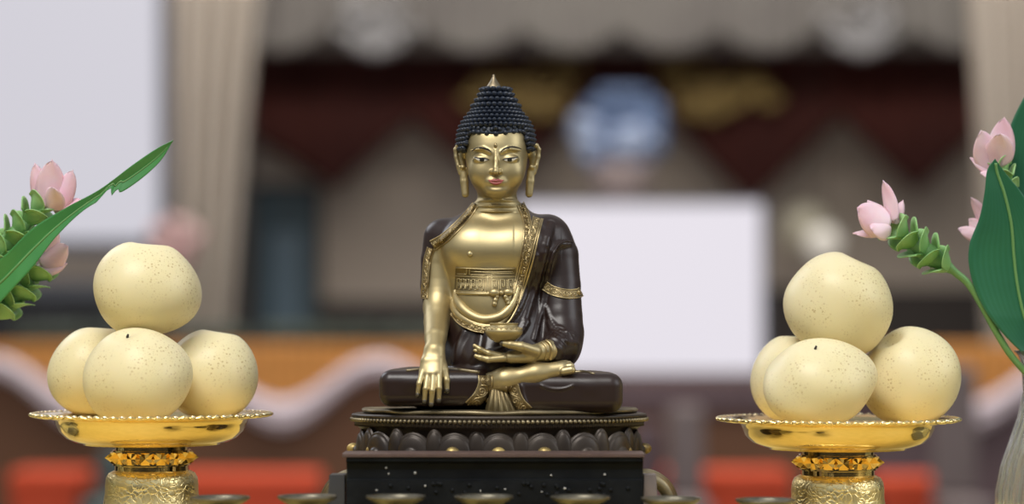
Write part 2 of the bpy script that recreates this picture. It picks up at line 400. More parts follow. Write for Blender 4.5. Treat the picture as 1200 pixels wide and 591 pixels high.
# dark red drape with a zigzag lower edge, in one hanging
def sheet_from(edge_top, edge_bot, y, amp, wl, n=220, m=24, ph=0):
    """hanging cloth between two px outlines; pleats in depth"""
    u = np.linspace(0, 1, n); t = np.array(edge_top, float); b = np.array(edge_bot, float)
    lt = lambda e: np.stack([np.interp(u, np.linspace(0, 1, len(e)), e[:, k]) for k in (0, 1)], 1)
    T, Bm = lt(t), lt(b); v = np.linspace(0, 1, m)[None, :, None]; q = T[:, None] * (1 - v) + Bm[:, None] * v
    f = f_(y); P = np.zeros((n, m, 3)); P[..., 0] = (q[..., 0] - 600) * f; P[..., 2] = ZC + (HZ - q[..., 1]) * f
    P[..., 1] = y + amp * np.sin(P[..., 0] / wl * 2 * PI + ph); return P
YD = 10750.
zig = [(262, 190), (300, 165), (345, 190), (392, 222), (436, 180), (482, 138), (530, 180), (582, 225), (640, 170), (690, 112), (760, 112), (818, 175), (880, 240), (930, 190), (985, 135), (1030, 180), (1072, 225), (1110, 190), (1150, 150), (1185, 150)]
zz_ = np.array(zig, float); xs_ = np.linspace(262, 1185, 260); by = np.interp(xs_, zz_[:, 0], zz_[:, 1])
P = np.zeros((260, 20, 3)); v = np.linspace(0, 1, 20)[None, :]; f = f_(YD)
P[..., 0] = ((xs_ - 600) * f)[:, None]; P[..., 2] = ZC + (HZ - (-60 * (1 - v) + by[:, None] * v)) * f; P[..., 1] = YD + 22 * np.sin(P[..., 0] / 190 * 2 * PI)
g = G(); g.grid(P); o = obj('red_drape', g, M['drape'], base=(0, YD, FLOOR)); solid(o, 12)
tag(o, 'dark red drape with a zigzag lower edge hanging at the back of the pavilion', 'drape')
# dark border boards under the valance
g = G(); g.box((px2u(255, 10500), 10480, at(0, 62, 10500)[2]), (px2u(1180, 10500), 10520, at(0, -40, 10500)[2]), 8); o = obj('valance_beam', g, M['dark'], smooth=False, base=(0, 10500, FLOOR))
tag(o, 'dark timber beam running behind the beige scalloped valance', 'beam')
# beige valance with scallops
YV = 9700.
n = 420; xs_ = np.linspace(196, 1240, n); sc_ = np.abs(np.cos((xs_ - 440) / 115 * PI)); by = 36 + 28 * sc_ ** .8
by = np.where(xs_ < 300, 24 + 0 * by, by); P = np.zeros((n, 16, 3)); v = np.linspace(0, 1, 16)[None, :]; f = f_(YV)
P[..., 0] = ((xs_ - 600) * f)[:, None]; P[..., 2] = ZC + (HZ - (-90 * (1 - v) + by[:, None] * v)) * f; P[..., 1] = YV + 10 * np.sin(P[..., 0] / 110 * 2 * PI) - 40 * sc_[:, None] * v
g = G(); g.grid(P); o = obj('stage_valance', g, M['valance'], base=(0, YV, FLOOR)); solid(o, 10)
tag(o, 'beige valance with a scalloped lower edge across the top of the pavilion', 'valance')
for px, lab in ((440, 'pale lace rosette on the beige valance above left of the statue'), (1010, 'pale lace rosette on the beige valance at upper right')):
    g = G()
    for k in range(26):
        a = rnd.uniform(0, 2 * PI); r = rnd.uniform(0, 1) ** .6
        c = at(px + 50 * r * math.cos(a), 28 + 28 * r * math.sin(a) + (8 if r < .4 else 0), YV - 110)
        c[1] += rnd.uniform(-20, 20); g.ell(c, (38, 30, 34), 12, 8)
    for q in range(5): g.ell(at(px - 24 + q * 12, 48 + 8 * math.sin(q / 4 * PI), YV - 110), (44, 34, 60), 12, 8)
    o = obj('lace_rosette', g, M['lace'], base=at(px, 40, YV - 80)); tag(o, lab, 'rosette', 'lace rosettes on the valance')
# side curtains
YC = 9500.
for lab, top, bot in (('long beige curtain gathered at the left side of the pavilion', ((200, -90), (318, -90)), ((206, 640), (250, 640))), ('long beige curtain at the right edge of the pavilion', ((1128, -90), (1250, -90)), ((1168, 640), (1256, 640)))):
    n, m = 110, 40; u = np.linspace(0, 1, n)[:, None]; v = np.linspace(0, 1, m)[None, :]; f = f_(YC); k = v ** .75
    xl = top[0][0] + (bot[0][0] - top[0][0]) * k; xr = top[1][0] + (bot[1][0] - top[1][0]) * (k if top[0][0] < 600 else v ** .35)
    px = xl + (xr - xl) * u; P = np.zeros((n, m, 3)); P[..., 0] = (px - 600) * f; P[..., 2] = ZC + (HZ - (-90 + 730 * v)) * f; P[..., 1] = YC + 60 * np.sin(u * 4 * 2 * PI) + 0 * v
    P[..., 2] = np.maximum(P[..., 2], FLOOR + 2); g = G(); g.grid(P); o = obj('stage_curtain', g, M['curtain'], base=((top[0][0] - 600) * f, YC, FLOOR)); solid(o, 10)
    tag(o, lab, 'curtain', 'side curtains of the pavilion')
# dark post behind the left curtain
g = G(); g.box((px2u(244, 10300), 10250, FLOOR), (px2u(296, 10300), 10340, at(0, 40, 10300)[2]), 10); o = obj('pavilion_post', g, M['dark'], smooth=False, base=(px2u(265, 10300), 10300, FLOOR)); tag(o, 'dark timber post just behind the left beige curtain', 'post')
g = G(); g.box((px2u(190, 10100), 10060, FLOOR), (px2u(203, 10100), 10140, at(0, -80, 10100)[2]), 10); o = obj('pavilion_post', g, M['frame'], smooth=False, base=(px2u(196, 10100), 10100, FLOOR)); tag(o, 'thin grey post between the pale far-left banner and the left curtain', 'post')
# pale banner at far left, given an added glow
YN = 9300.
bn = thing('glowing_panel', 'large pale lavender banner with added glow at far left behind the pears', 'screen', at(95, 300, YN))
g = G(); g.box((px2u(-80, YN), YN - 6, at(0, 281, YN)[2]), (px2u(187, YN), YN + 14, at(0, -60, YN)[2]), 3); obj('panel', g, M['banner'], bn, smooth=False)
g = G(); g.box((px2u(-80, YN), YN - 30, at(0, 296, YN)[2]), (px2u(194, YN), YN + 30, at(0, 281, YN)[2]), 3); g.box((px2u(187, YN), YN - 30, at(0, 296, YN)[2]), (px2u(194, YN), YN + 30, at(0, -60, YN)[2]), 3)
for q in (-60, 186): g.box((px2u(q, YN), YN - 20, FLOOR), (px2u(q + 8, YN), YN + 20, at(0, 296, YN)[2]), 3)
obj('frame', g, M['frame'], bn, smooth=False)
# low dark cabinet under the banner
cb = thing('dark_cabinet', 'low dark cabinet with a blue-grey top under the pale banner at far left', 'cabinet', (px2u(60, 8900), 8900, FLOOR))
g = G(); g.box((px2u(-90, 8900), 8860, FLOOR), (px2u(168, 8900), 9080, at(0, 348, 8900)[2]), 10); obj('body', g, M['cabinet'], cb, smooth=False)
g = G(); g.box((px2u(-92, 8900), 8850, at(0, 348, 8900)[2]), (px2u(170, 8900), 9090, at(0, 330, 8900)[2]), 6); obj('top', g, M['slate'], cb, smooth=False)
for q in (-30, 40, 110):
    g = G(); g.box((px2u(q - 30, 8900), 8850, FLOOR + 60), (px2u(q + 34, 8900), 8860, at(0, 356, 8900)[2]), 4); dd = obj('door', g, M['cabinet'], cb, smooth=False)
    g = G(); g.box((px2u(q + 24, 8900), 8836, at(0, 380, 8900)[2]), (px2u(q + 28, 8900), 8850, at(0, 368, 8900)[2]), 3); obj('handle', g, M['slate'], dd, smooth=False)
# white screen right of the statue
YS = 9000.
sc_o = thing('glowing_panel', 'bright white projection screen right behind the statue', 'screen', at(752, 440, YS))
g = G(); g.box((px2u(606, YS), YS - 6, at(0, 436, YS)[2]), (px2u(892, YS), YS + 10, at(0, 239, YS)[2]), 3); obj('panel', g, M['screen'], sc_o, smooth=False)
g = G(); w_ = 12
for q in (((602, 443), (897, 436.2)), ((602, 238.8), (897, 235)), ((602, 436), (606, 239)), ((892, 436), (897, 239))):
    g.box((px2u(q[0][0], YS), YS - 22, at(0, q[0][1], YS)[2]), (px2u(q[1][0], YS), YS + 22, at(0, q[1][1], YS)[2]), 2)
obj('frame', g, M['frame'], sc_o, smooth=False)
for q in (660, 840):
    g = G(); g.box((px2u(q, YS), YS - 20, FLOOR), (px2u(q + 9, YS), YS + 20, at(0, 443, YS)[2]), 3); obj('leg', g, M['dark'], sc_o, smooth=False)
# gilt ornaments on the drape
def swirl(px, py, sg, lab, dim=1.):
    g = G(); y = YD - 70
    for (dx, dy, r, tn) in ((0, 0, 34, 1.6), (34, 14, 26, 1.5), (62, -2, 20, 1.4), (-26, -16, 22, 1.3), (16, 30, 18, 1.2), (84, 18, 14, 1.2), (-8, 28, 16, 1.3)):
        a = np.linspace(0, tn * 2 * PI, 40); rr = r * dim * (1 - .75 * a / a[-1])
        g.tube(np.stack([(px + sg * (dx * dim + rr * np.cos(a)) - 600) * f_(y), y + 0 * a, ZC + (HZ - (py + dy * dim + .8 * rr * np.sin(a))) * f_(y)], 1), np.linspace(34, 16, 40) * dim, 8)
    o = obj('gilt_ornament', g, M['giltw'], base=at(px, py, y)); tag(o, lab, 'ornament', 'gilt scroll ornaments on the red drape')
swirl(815, 95, 1, 'gilt scroll ornament on the red drape right of the blue bouquet'); swirl(640, 95, -1, 'gilt scroll ornament on the red drape just right of the statue head')
# blue and white bouquet on a stand
YF = 9900.
bq = thing('flower_bouquet', 'round blue and white flower bouquet on a pale stand above the white screen', 'bouquet', at(727, 240, YF))
g = G(); g.lathe([(0, FLOOR), (170, FLOOR), (150, FLOOR + 40), (70, FLOOR + 120), (60, at(0, 300, YF)[2]), (120, at(0, 235, YF)[2]), (190, at(0, 205, YF)[2]), (150, at(0, 192, YF)[2]), (0, at(0, 190, YF)[2])], (px2u(727, YF), YF, 0), 32); obj('stand', g, M['greyc'], bq)
for nm, mm_, lst in (('blue_flowers', M['blue'], [(dx, dy) for dx in range(-44, 60, 15) for dy in range(-40, 60, 15) if (dx - 6) ** 2 + dy ** 2 < 52 ** 2]), ('pale_flowers', M['pblue'], [(-42, -8), (-40, 10), (-36, 26), (-30, -4), (-28, 14), (10, 4), (20, 18), (4, 20), (24, 2), (34, 12), (-44, 2)])):
    g = G()
    for dx, dy in lst: g.ell(at(723 + dx, 153 + dy, YF - (60 if nm[0] == 'p' else 0)) + [0, rnd.uniform(-40, 20), 0], (58, 58, 58), 14, 10)
    obj(nm, g, mm_, bq)
g = G()
for k in range(14): g.ell(at(700 + rnd.uniform(0, 55), 198 + rnd.uniform(-8, 12), YF - 40), (44, 40, 44), 10, 8)
obj('leaves', g, M['greyc'], bq)
# two hanging globes
for px, py, r, m_, lab in ((965, 286, 21, 'globe', 'pale globe lamp glowing behind the right-hand pears'), (944, 268, 28, 'globe2', 'dim larger globe lamp just left of the pale globe lamp')):
    y = 10200. if m_ == 'globe' else 10580.; c = at(px, py, y); g = G(); g.ell(c, (r * f_(y),) * 3, 32, 20); o = obj('globe_lamp', g, M[m_], base=c); tag(o, lab, 'lamp', 'globe lamps')
    g = G(); g.tube([c + [0, 0, r * f_(y) - 3], [c[0], y, at(0, -60, y)[2]]], 4, 8); obj('cord', g, M['dark'], o)
# decorated stage front: board, orange skirt with white swags, hedge of foliage on top
YK = 8000.
def skirt(xa, xb, lab, ph, top=403, mat_b='brownp'):
    t = thing('decorated_stage', lab, 'stage', (px2u((xa + xb) / 2, YK), YK, FLOOR))
    g = G(); g.box((px2u(xa, YK), YK, FLOOR), (px2u(xb, YK), YK + 300, at(0, top + 4, YK)[2]), 8); obj('boards', g, M[mat_b], t, smooth=False)
    n, m = 200, 12; u = np.linspace(xa, xb, n); v = np.linspace(0, 1, m)[None, :]; lo = 450 + 26 * np.cos((u - ph) / 225 * 2 * PI); f = f_(YK)
    P = np.zeros((n, m, 3)); P[..., 0] = ((u - 600) * f)[:, None]; P[..., 2] = ZC + (HZ - (top + (lo[:, None] - top) * v)) * f; P[..., 1] = YK - 22 + 9 * np.sin(P[..., 0] / 60 * 2 * PI)
    g = G(); g.grid(P); o = obj('orange_skirt', g, M['orange'], t); solid(o, 6)
    P = P.copy(); w = 30 + 6 * np.cos((u - ph) / 225 * 2 * PI); P[..., 2] = ZC + (HZ - ((lo - 8)[:, None] + w[:, None] * v)) * f; P[..., 1] = YK - 44 + 10 * np.sin(v * 5 * PI + 0 * P[..., 0]) - 30 * np.sin(v * PI)
    g = G(); g.grid(P); o = obj('white_swag', g, M['garland'], t); solid(o, 6); return t
skirt(-60, 540, 'stage front at left with orange skirt and white swagged garland', 331)
skirt(1020, 1290, 'stage front at right behind the vase with orange skirt and swag', 1135, mat_b='mauve')
t = thing('decorated_stage', 'plain mauve stage front below the white projection screen', 'stage', (px2u(780, YK), YK, FLOOR))
g = G(); g.box((px2u(545, YK), YK + 20, FLOOR), (px2u(1015, YK), YK + 300, at(0, 441, YK)[2]), 8); obj('boards', g, M['brownp'], t, smooth=False)
n, m = 160, 10; u = np.linspace(545, 1015, n); v = np.linspace(0, 1, m)[None, :]; P = np.zeros((n, m, 3)); P[..., 0] = ((u - 600) * f_(YK))[:, None]; P[..., 2] = ZC + (HZ - (443 + 42 * v)) * f_(YK); P[..., 1] = YK + 4 + 8 * np.sin(P[..., 0] / 90 * 2 * PI)
g = G(); g.grid(P); o = obj('mauve_skirt', g, M['mauve'], t); solid(o, 6)
for xa, xb, lab in ((20, 285, 'low dark green hedge on the stage front at left behind the pears'), (312, 530, 'low dark green hedge on the stage front between pears and statue')):
    g = G()
    for k in range(90):
        c = at(rnd.uniform(xa, xb), rnd.uniform(388, 396), YK + rnd.uniform(60, 220)); g.ell(c, (34, 36, 40), 8, 6)
    o = obj('hedge', g, M['foliage'], base=at((xa + xb) / 2, 404, YK)); tag(o, lab, 'hedge', 'hedges on the stage front')
# pink blossoms by the curtain, at the banner's lower corner
g = G()
for k in range(40):
    a, r = rnd.uniform(0, 2 * PI), rnd.uniform(0, 1) ** .5; g.ell(at(203 + 30 * r * math.cos(a), 284 + 24 * r * math.sin(a), 9000) + [0, rnd.uniform(-30, 30), 0], (46, 46, 42), 10, 8)
t = thing('blossom_stand', 'pink blossoms on a tall stand before the left curtain', 'flowers', (px2u(203, 9000), 9000, FLOOR)); obj('blossoms', g, M['pinkf'], t)
g = G(); g.lathe([(0, FLOOR), (110, FLOOR), (90, FLOOR + 30), (30, FLOOR + 90), (26, at(0, 310, 9000)[2]), (60, at(0, 300, 9000)[2]), (0, at(0, 298, 9000)[2])], (px2u(203, 9000), 9000, 0), 24); obj('stand', g, M['greyc'], t)
# red benches in front of the stage
YR = 6200.
def bench(xa, xb, top, lab):
    t = thing('red_bench', lab, 'bench', (px2u((xa + xb) / 2, YR), YR, FLOOR)); zt = at(0, top, YR)[2]
    g = G(); g.box((px2u(xa, YR), YR, zt - 90), (px2u(xb, YR), YR + 330, zt), 26, 3); obj('seat', g, M['red'], t)
    g = G(); g.box((px2u(xa, YR) + 10, YR + 14, FLOOR + 120), (px2u(xb, YR) - 10, YR + 30, zt - 88), 6); obj('skirt', g, M['red'], t)
    for q in (xa + 6, xb - 14):
        for dy in (40, 270): g = G(); g.box((px2u(q, YR), YR + dy, FLOOR), (px2u(q + 8, YR), YR + dy + 30, zt - 88), 3); obj('leg', g, M['dark'], t, smooth=False)
bench(8, 92, 553, 'red bench at lower left below the left gold dish'); bench(150, 372, 556, 'red bench behind the left gold stem')
bench(770, 930, 553, 'red bench between the statue and the right gold dish'); bench(1030, 1110, 560, 'red bench right of the right gold stem')
# cloth-covered chairs standing among the benches
def chair(px, top, w, m_, lab, y=5600.):
    t = thing('covered_chair', lab, 'chair', (px2u(px, y), y, FLOOR)); x0, x1 = px2u(px - w / 2, y), px2u(px + w / 2, y); zs_ = FLOOR + 560; zt = at(0, top, y)[2]
    g = G(); g.box((x0, y + 300, zs_), (x1, y + 380, zt), 36, 4); obj('backrest', g, M[m_], t)
    g = G(); g.box((x0, y - 60, zs_ - 70), (x1, y + 380, zs_), 24, 3); obj('seat', g, M[m_], t)
    for ax in (x0 + 14, x1 - 44):
        for ay in (y - 40, y + 330): g = G(); g.box((ax, ay, FLOOR), (ax + 30, ay + 30, zs_ - 68), 5); obj('leg', g, M['dark'], t, smooth=False)
chair(812, 478, 44, 'greyc', 'pale grey cloth-covered chair right of the statue'); chair(1140, 430, 54, 'greyc', 'tall pale grey cloth-covered chair left of the glass vase'); chair(118, 532, 44, 'tealc', 'grey-green cloth-covered chair behind the left gold stem')
chair(766, 500, 36, 'mauve', 'mauve cloth-covered chair just right of the lotus base')

# altar table with a golden cloth
tb = thing('altar_table', 'long altar table under a golden cloth', 'table', (0, -60, FLOOR))
n = 90
g = G(); g.box((-1500, -620, -30), (1500, 345, -6), 8); obj('tabletop', g, M['dark'], tb)
g = G(); g.box((-1506, -626, -6), (1506, 351, 0), 2.5, 3); clo = obj('tablecloth', g, M['cloth_gold'], tb)
for x0 in (-1460, 1400):
    for y0 in (-590, 260): g = G(); g.box((x0, y0, FLOOR), (x0 + 60, y0 + 60, -30), 6); obj('leg', g, M['dark'], tb, smooth=False)
# ======================= the statue =======================================================
CX = 583.
statue = thing('buddha_statue', 'gilded seated Buddha statue with blue-black curls and dark brown robe on a lotus base', 'statue', W(585, 545, 0))
TORSO = [(238, 583, 27, 8, 26, 24), (248, 583, 36, 9, 28, 25), (256, 583.5, 52, 10, 30, 27), (264, 584, 66, 11, 33, 30), (276, 585, 74, 11, 40, 33), (292, 585, 73, 9, 46, 35), (310, 584, 68, 7, 45, 36),
         (328, 582, 60, 5, 41, 36), (345, 581, 54, 4, 41, 36), (362, 581, 54, 2, 46, 38), (385, 582, 60, 0, 50, 42), (410, 583, 64, 0, 54, 46), (445, 583, 66, 0, 58, 50)]
# ---- gilded body: one continuous surface (head, torso, arms, hands, foot)
B = Field(W(484, 482, 0) + [0, -118, 0], W(690, 122, 0) + [0, 62, 0], .8)
B.add(p_stack(TORSO))
for s_ in (-1, 1): B.add(p_ell(W(CX + s_ * 26, 290, -24), (30, 17, 25)), 22)
B.add(p_ell(W(576, 350, -28), (32, 20, 26)), 20)
# neck with three folds
B.add(p_cap(W(582.5, 222, 6), W(583, 262, 10), 22.5, 26), 8)
for py, r, y in ((236.5, 23.2, 4), (243, 25, 4.5), (249.5, 27.5, 6)):
    B.add(p_ell(W(582.8, py, y), (r + 1.9, r + 2.2, 3.2)), 1.2)
# head
HD = 581.8
B.add(p_ell(W(HD, 168, 9), (37, 36, 40)), 0)
FACE = [(146, HD, 30, 0, 27, 24), (156, HD, 34.5, 0, 34, 28), (168, HD, 36.6, 0, 37.5, 30), (180, HD, 36.6, 0, 38.6, 30), (190, HD, 35.8, 0, 38.8, 30), (200, HD, 34, 0, 38.6, 29), (208, HD, 31.6, 0, 38, 27),
        (215, HD, 28.4, 0, 37, 25), (221, HD, 24.4, 0, 35.5, 22), (226, HD, 19.8, 0, 33, 20), (229.5, HD, 15, 0, 29.5, 18), (232, HD, 9, 0, 24, 14)]
B.add(p_stack(FACE, pw=2.35, yref=-20), 4)
B.add(p_ell(W(HD, 222.5, -31), (11.5, 7.5, 7.5)), 8)          # chin
for s_ in (-1, 1):
    ex = HD - .8 + s_ * 16.4
    B.add(p_ell(W(HD + s_ * 18.5, 203, -24), (12, 11.5, 14)), 10)   # cheek
    B.cut(p_ell(W(ex + s_ * 1.5, 180.6, -44), (11, 4.6, 3.6)), 5)              # hollow under the brow
    B.cut(p_ell(W(HD + s_ * 9, 193, -45.4), (4.5, 4.6, 7)), 5)      # side of the nose
    B.add(p_ell(W(ex, 186.6, -32.4), (10.2, 6.6, 5.6)), 1.8)        # lid
    B.add(p_poly([W(ex - s_ * 9.5, 178.5, -38), W(ex - s_ * 1, 174.2, -38.2), W(ex + s_ * 12.5, 176.2, -33.5)], 1.2), 4)
B.add(p_poly([W(HD - .6, 176, -37.6), W(HD - .7, 188, -40.6), W(HD - .8, 197, -43.4), W(HD - .8, 201.2, -44.2)], (1.6, 2.4, 3.0, 3.7)), 3)
for s_ in (-1, 1): B.add(p_ell(W(HD - .6 + s_ * 4.6, 201.4, -40.2), (2.7, 3.8, 2.7)), 1.6)
B.add(p_ell(W(HD, 213, -35.5), (11.5, 5.2, 5.6)), 4)
B.cut(p_ell(W(HD, 219, -41.2), (8, 2.6, 1.8)), 3)
B.cut(p_ell(W(HD - .4, 206.4, -42.4), (1.5, 2, 2.4)), 1.5)
# ears with long slit lobes
for s_ in (-1, 1):
    e_ = lambda px, py, y: W(HD + .9 + s_ * (px), py, y)
    B.add(p_poly([e_(39, 178, 4), e_(43.5, 184, 5), e_(42.5, 196, 4), e_(39.5, 206, 2)], (6, 6, 5, 4), sy=1.5), 2)
    B.add(p_poly([e_(38, 177, 0), e_(41.5, 171.4, 0), e_(46, 170.6, 0), e_(48.8, 175.5, 1), e_(48.2, 184, 1), e_(45.6, 194, 0), e_(43.8, 202, 0)], 2.5), 1.2)
    B.cut(p_poly([e_(43.4, 177, -3), e_(44, 186, -3), e_(42.4, 194, -3)], (1.7, 2.2, 1.6)), 1.5)
    B.add(p_ell(e_(40.4, 196, -3), (3.2, 3.2, 3)), 2)
    B.add(p_poly([e_(40, 200, 0), e_(38.6, 213, -1), e_(37.4, 227.6, -2)], (4.7, 4.9, 4.4), sy=1.4), 2)
    B.cut(p_cap(e_(39.2, 209, -5), e_(37.6, 225, -6), 1.15, 1.0), .8)
# right arm reaching down (left in the picture)
B.add(p_poly([W(521, 279, 12), W(516, 305, 10), W(514, 335, 6), W(513.5, 362, -2)], (21, 18.5, 17.2, 16.6)), 6)
B.add(p_poly([W(513, 360, -3), W(512, 378, -22), W(510.5, 396, -54), W(509.5, 411, -74)], (16.4, 15.2, 12.8, 10.6)), 5)
for (x0, x1, y1, z1) in ((503.6, 495.8, 436.5, -87), (507, 502, 438, -90), (511, 508, 438, -91), (514.5, 514.4, 436.5, -89.5)): B.add(p_poly([W(x0, 410, -74), W((x0 + x1) / 2 - .4, 424, -82.5), W(x1, y1, z1)], (6, 6.2, 4.9), sy=1.1), 5)
HAND = [([(495.2, 436, -88), (491.4, 450, -95), (489.6, 463, -95)], (3.8, 3.2, 2.6)), ([(501.6, 438, -90), (498.8, 456, -99), (497.6, 470.5, -98)], (3.9, 3.3, 2.7)),
        ([(508, 438, -91), (506.6, 458, -101), (505.4, 474, -99)], (3.9, 3.3, 2.7)), ([(514.6, 437, -90), (514.6, 455, -99), (514.2, 469.5, -98)], (3.9, 3.3, 2.7))]
for pts, rr in HAND: B.add(p_poly([W(*p) for p in pts], rr), 1.0)
B.add(p_poly([W(516, 419, -76), W(521, 434, -84), W(523.4, 446, -88), W(523.6, 458.5, -89)], (5.6, 4.6, 3.8, 2.9)), 3)
# left forearm and hand lying in the lap, palm up (right in the picture)
B.add(p_cap(W(651, 408, -60), W(640, 411.5, -70), 11.4, 11.2))
B.add(p_poly([W(641, 411.5, -70), W(622, 415, -79), W(600, 418.5, -82)], (11, 10, 7)), 5)
B.add(p_rbox(W(606, 419, -78), (19, 14, 4.6), 4), 5)
F2 = [([(590, 420, -92), (572, 421.6, -95), (563, 419.4, -95), (557.4, 417.3, -94)], (4.2, 3.6, 3.0, 2.2)), ([(590, 418, -84), (573, 414.6, -88), (562.6, 409.6, -88), (556, 405.2, -87)], (4.2, 3.6, 3.0, 2.2)),
      ([(590, 418, -75), (572, 414, -77), (562, 412, -77), (556.4, 411, -76)], (4.0, 3.5, 2.9, 2.2)), ([(592, 419, -67), (577, 416, -67), (567, 414, -66), (562, 413, -65)], (3.8, 3.2, 2.7, 2.1))]
for pts, rr in F2: B.add(p_poly([W(*p) for p in pts], rr), 1.6)
B.add(p_poly([W(628, 412, -88), W(611, 406.5, -96), W(598, 404.2, -97), W(589.5, 402.6, -95)], (6.4, 5.6, 4.3, 3.3)), 4)
# foot lying sole up on the thigh
B.add(p_poly([W(568, 452, -66), W(592, 445.5, -79), W(628, 438.5, -80), W(658, 433.4, -77)], (13.5, 12.4, 11, 9.6), k=10), 0)
for i, (px, py, y, r) in enumerate([(669.5, 434, -86, 5), (669, 429.6, -80, 4.4), (666.5, 427.2, -75, 4.1), (663, 426, -71, 3.8), (659, 425.6, -67, 3.5)]):
    B.add(p_cap(W(px - 9, py + 1.6, y + 1), W(px, py, y), r, r), .8)
# gilt under-skirt fan between the shins
g = G(); B.mesh(g); body = obj('body', g, M['skin'], statue)

# ---- dark robe
R_ = Field(W(443, 488, 0) + [0, -112, 0], W(734, 232, 0) + [0, 72, 0], 1.0)
R_.add(p_stack(TORSO, grow=4.0))
for s_ in (-1, 1): R_.add(p_ell(W(CX + s_ * 26, 290, -24), (34, 20, 29)), 22)
R_.add(p_poly([W(520, 279, 13), W(514.5, 305, 11), W(512, 335, 7), W(512.5, 352, 3)], (23.5, 21.2, 19.4, 17.5)), 8)
# sleeve of the left arm
R_.add(p_poly([W(641, 279, 10), W(653, 300, 8), W(656.5, 335, 2), W(657, 372, -8), W(658, 398, -18)], (28, 25, 24, 25.5, 24)), 8)
R_.add(p_poly([W(659, 392, -14), W(659, 405, -34), W(648, 410.5, -60)], (24, 20, 15.5)), 8)
R_.add(p_ell(W(661, 412, -14), (18, 30, 19)), 8)
# crossed legs: thighs, knees, shins, lap
R_.add(p_rbox(W(510, 454.5, -38), (62.5, 50, 20.8), 14), 0)
R_.add(p_ell(W(488, 450, -40), (36, 46, 19)), 8)
R_.add(p_rbox(W(661, 460, -40), (66, 50, 22.8), 15), 0)
R_.add(p_ell(W(690, 455, -40), (34, 46, 19)), 8)
R_.add(p_rbox(W(585, 458, 0), (100, 50, 24), 20), 8)
R_.add(p_ell(W(583, 424, -20), (60, 48, 34)), 14)
# folds
def fold(pts, r, k=5, dy=0):
    q = spline(pts, 14); P = surf([R_], q[:, 0], q[:, 1]); P[:, 1] += dy
    R_.add(p_poly(P, np.interp(np.linspace(0, 1, 14), [0, .5, 1], [r * .7, r, r * .5])), k)
fold([(646, 262), (636, 300), (624, 345), (612, 385)], 4.2, 5, 1)
fold([(667, 286), (650, 290), (640, 322), (637, 350), (626, 398)], 3.6, 4, 0)
fold([(628, 300), (613, 350), (600, 372), (584, 388)], 3.4, 4, 1)
fold([(618, 378), (604, 398), (588, 410), (570, 414)], 3, 4, 1)
fold([(640, 360), (646, 376), (656, 388), (672, 392)], 2.4, 3, 1)
fold([(643, 378), (650, 392), (662, 400), (676, 402)], 2.4, 3, 1)
fold([(545, 390), (538, 405), (533, 424)], 3.4, 6, 1); fold([(565, 392), (562, 408), (556, 424)], 3, 6, 1)
fold([(565, 443), (561, 458), (550, 469), (538, 475)], 1.3, 1.6, 0)
fold([(634, 452), (646, 456), (660, 456), (672, 452)], 1.2, 1.6, 0)
fold([(612, 452), (614, 466), (621, 478)], 1.3, 1.6, 0)
for i in range(4):    # creases of the sleeve near the wrist
    fold([(640 + i * 5, 402 - i * 6.4), (648 + i * 5, 404 - i * 5.5), (656 + i * 5, 410 - i * 4)], 1.5, 2.2, .4)
# opening that leaves the chest and the right arm bare
OPEN = [(558, 236), (551, 249), (536, 266), (518, 283), (508, 288), (503, 305), (501, 330), (498, 356), (486, 364), (486, 371), (528, 371), (533, 373), (545, 383), (565, 390), (586, 386), (599, 373), (606, 355), (612, 330), (617, 300), (619, 270), (617, 252), (612, 238), (605, 226), (565, 226)]
R_.cut(p_open(OPEN, -140, 9, -34), 2.5, m=30)
R_.cut(p_open([(578, 436), (585, 440), (584, 455), (578, 470), (570, 482), (570, 500), (608, 500), (602, 478), (596, 464), (593, 452), (597, 444), (592, 436)], -140, -62, -84), 2.5, m=30)
g = G(); R_.mesh(g); robe = obj('robe', g, M['robe'], statue)

# ---- strips that lie on the surface: borders with scrollwork
def strip_map(fields, pts, w0, w1=None, n=60, m=7, off=1., y0=-30.):
    c = spline(pts, n); t = np.gradient(c, axis=0); t /= np.linalg.norm(t, axis=1)[:, None]; nn = np.stack([-t[:, 1], t[:, 0]], 1)
    w = np.linspace(w0, w0 if w1 is None else w1, n); v = np.linspace(-.5, .5, m)
    q = c[:, None, :] + nn[:, None, :] * (w[:, None] * v)[:, :, None]
    P = surf(fields, q[..., 0], q[..., 1], y0)
    for _ in range(2): P[1:-1, :, 1] = (P[:-2, :, 1] + 2 * P[1:-1, :, 1] + P[2:, :, 1]) / 4
    P[..., 1] -= off; L_ = np.linalg.norm(np.diff(c, axis=0), axis=1).sum(); return P, L_, w.mean()
def on_strip(P, u, v, lift=0.):
    n, m = P.shape[:2]; a = np.clip(np.asarray(u) * (n - 1), 0, n - 1.001); b = np.clip((np.asarray(v) + .5) * (m - 1), 0, m - 1.001)
    i = a.astype(int); j = b.astype(int); s = (a - i)[:, None]; t = (b - j)[:, None]
    q = P[i, j] * (1 - s) * (1 - t) + P[i + 1, j] * s * (1 - t) + P[i, j + 1] * (1 - s) * t + P[i + 1, j + 1] * s * t
    q[:, 1] -= lift; return q
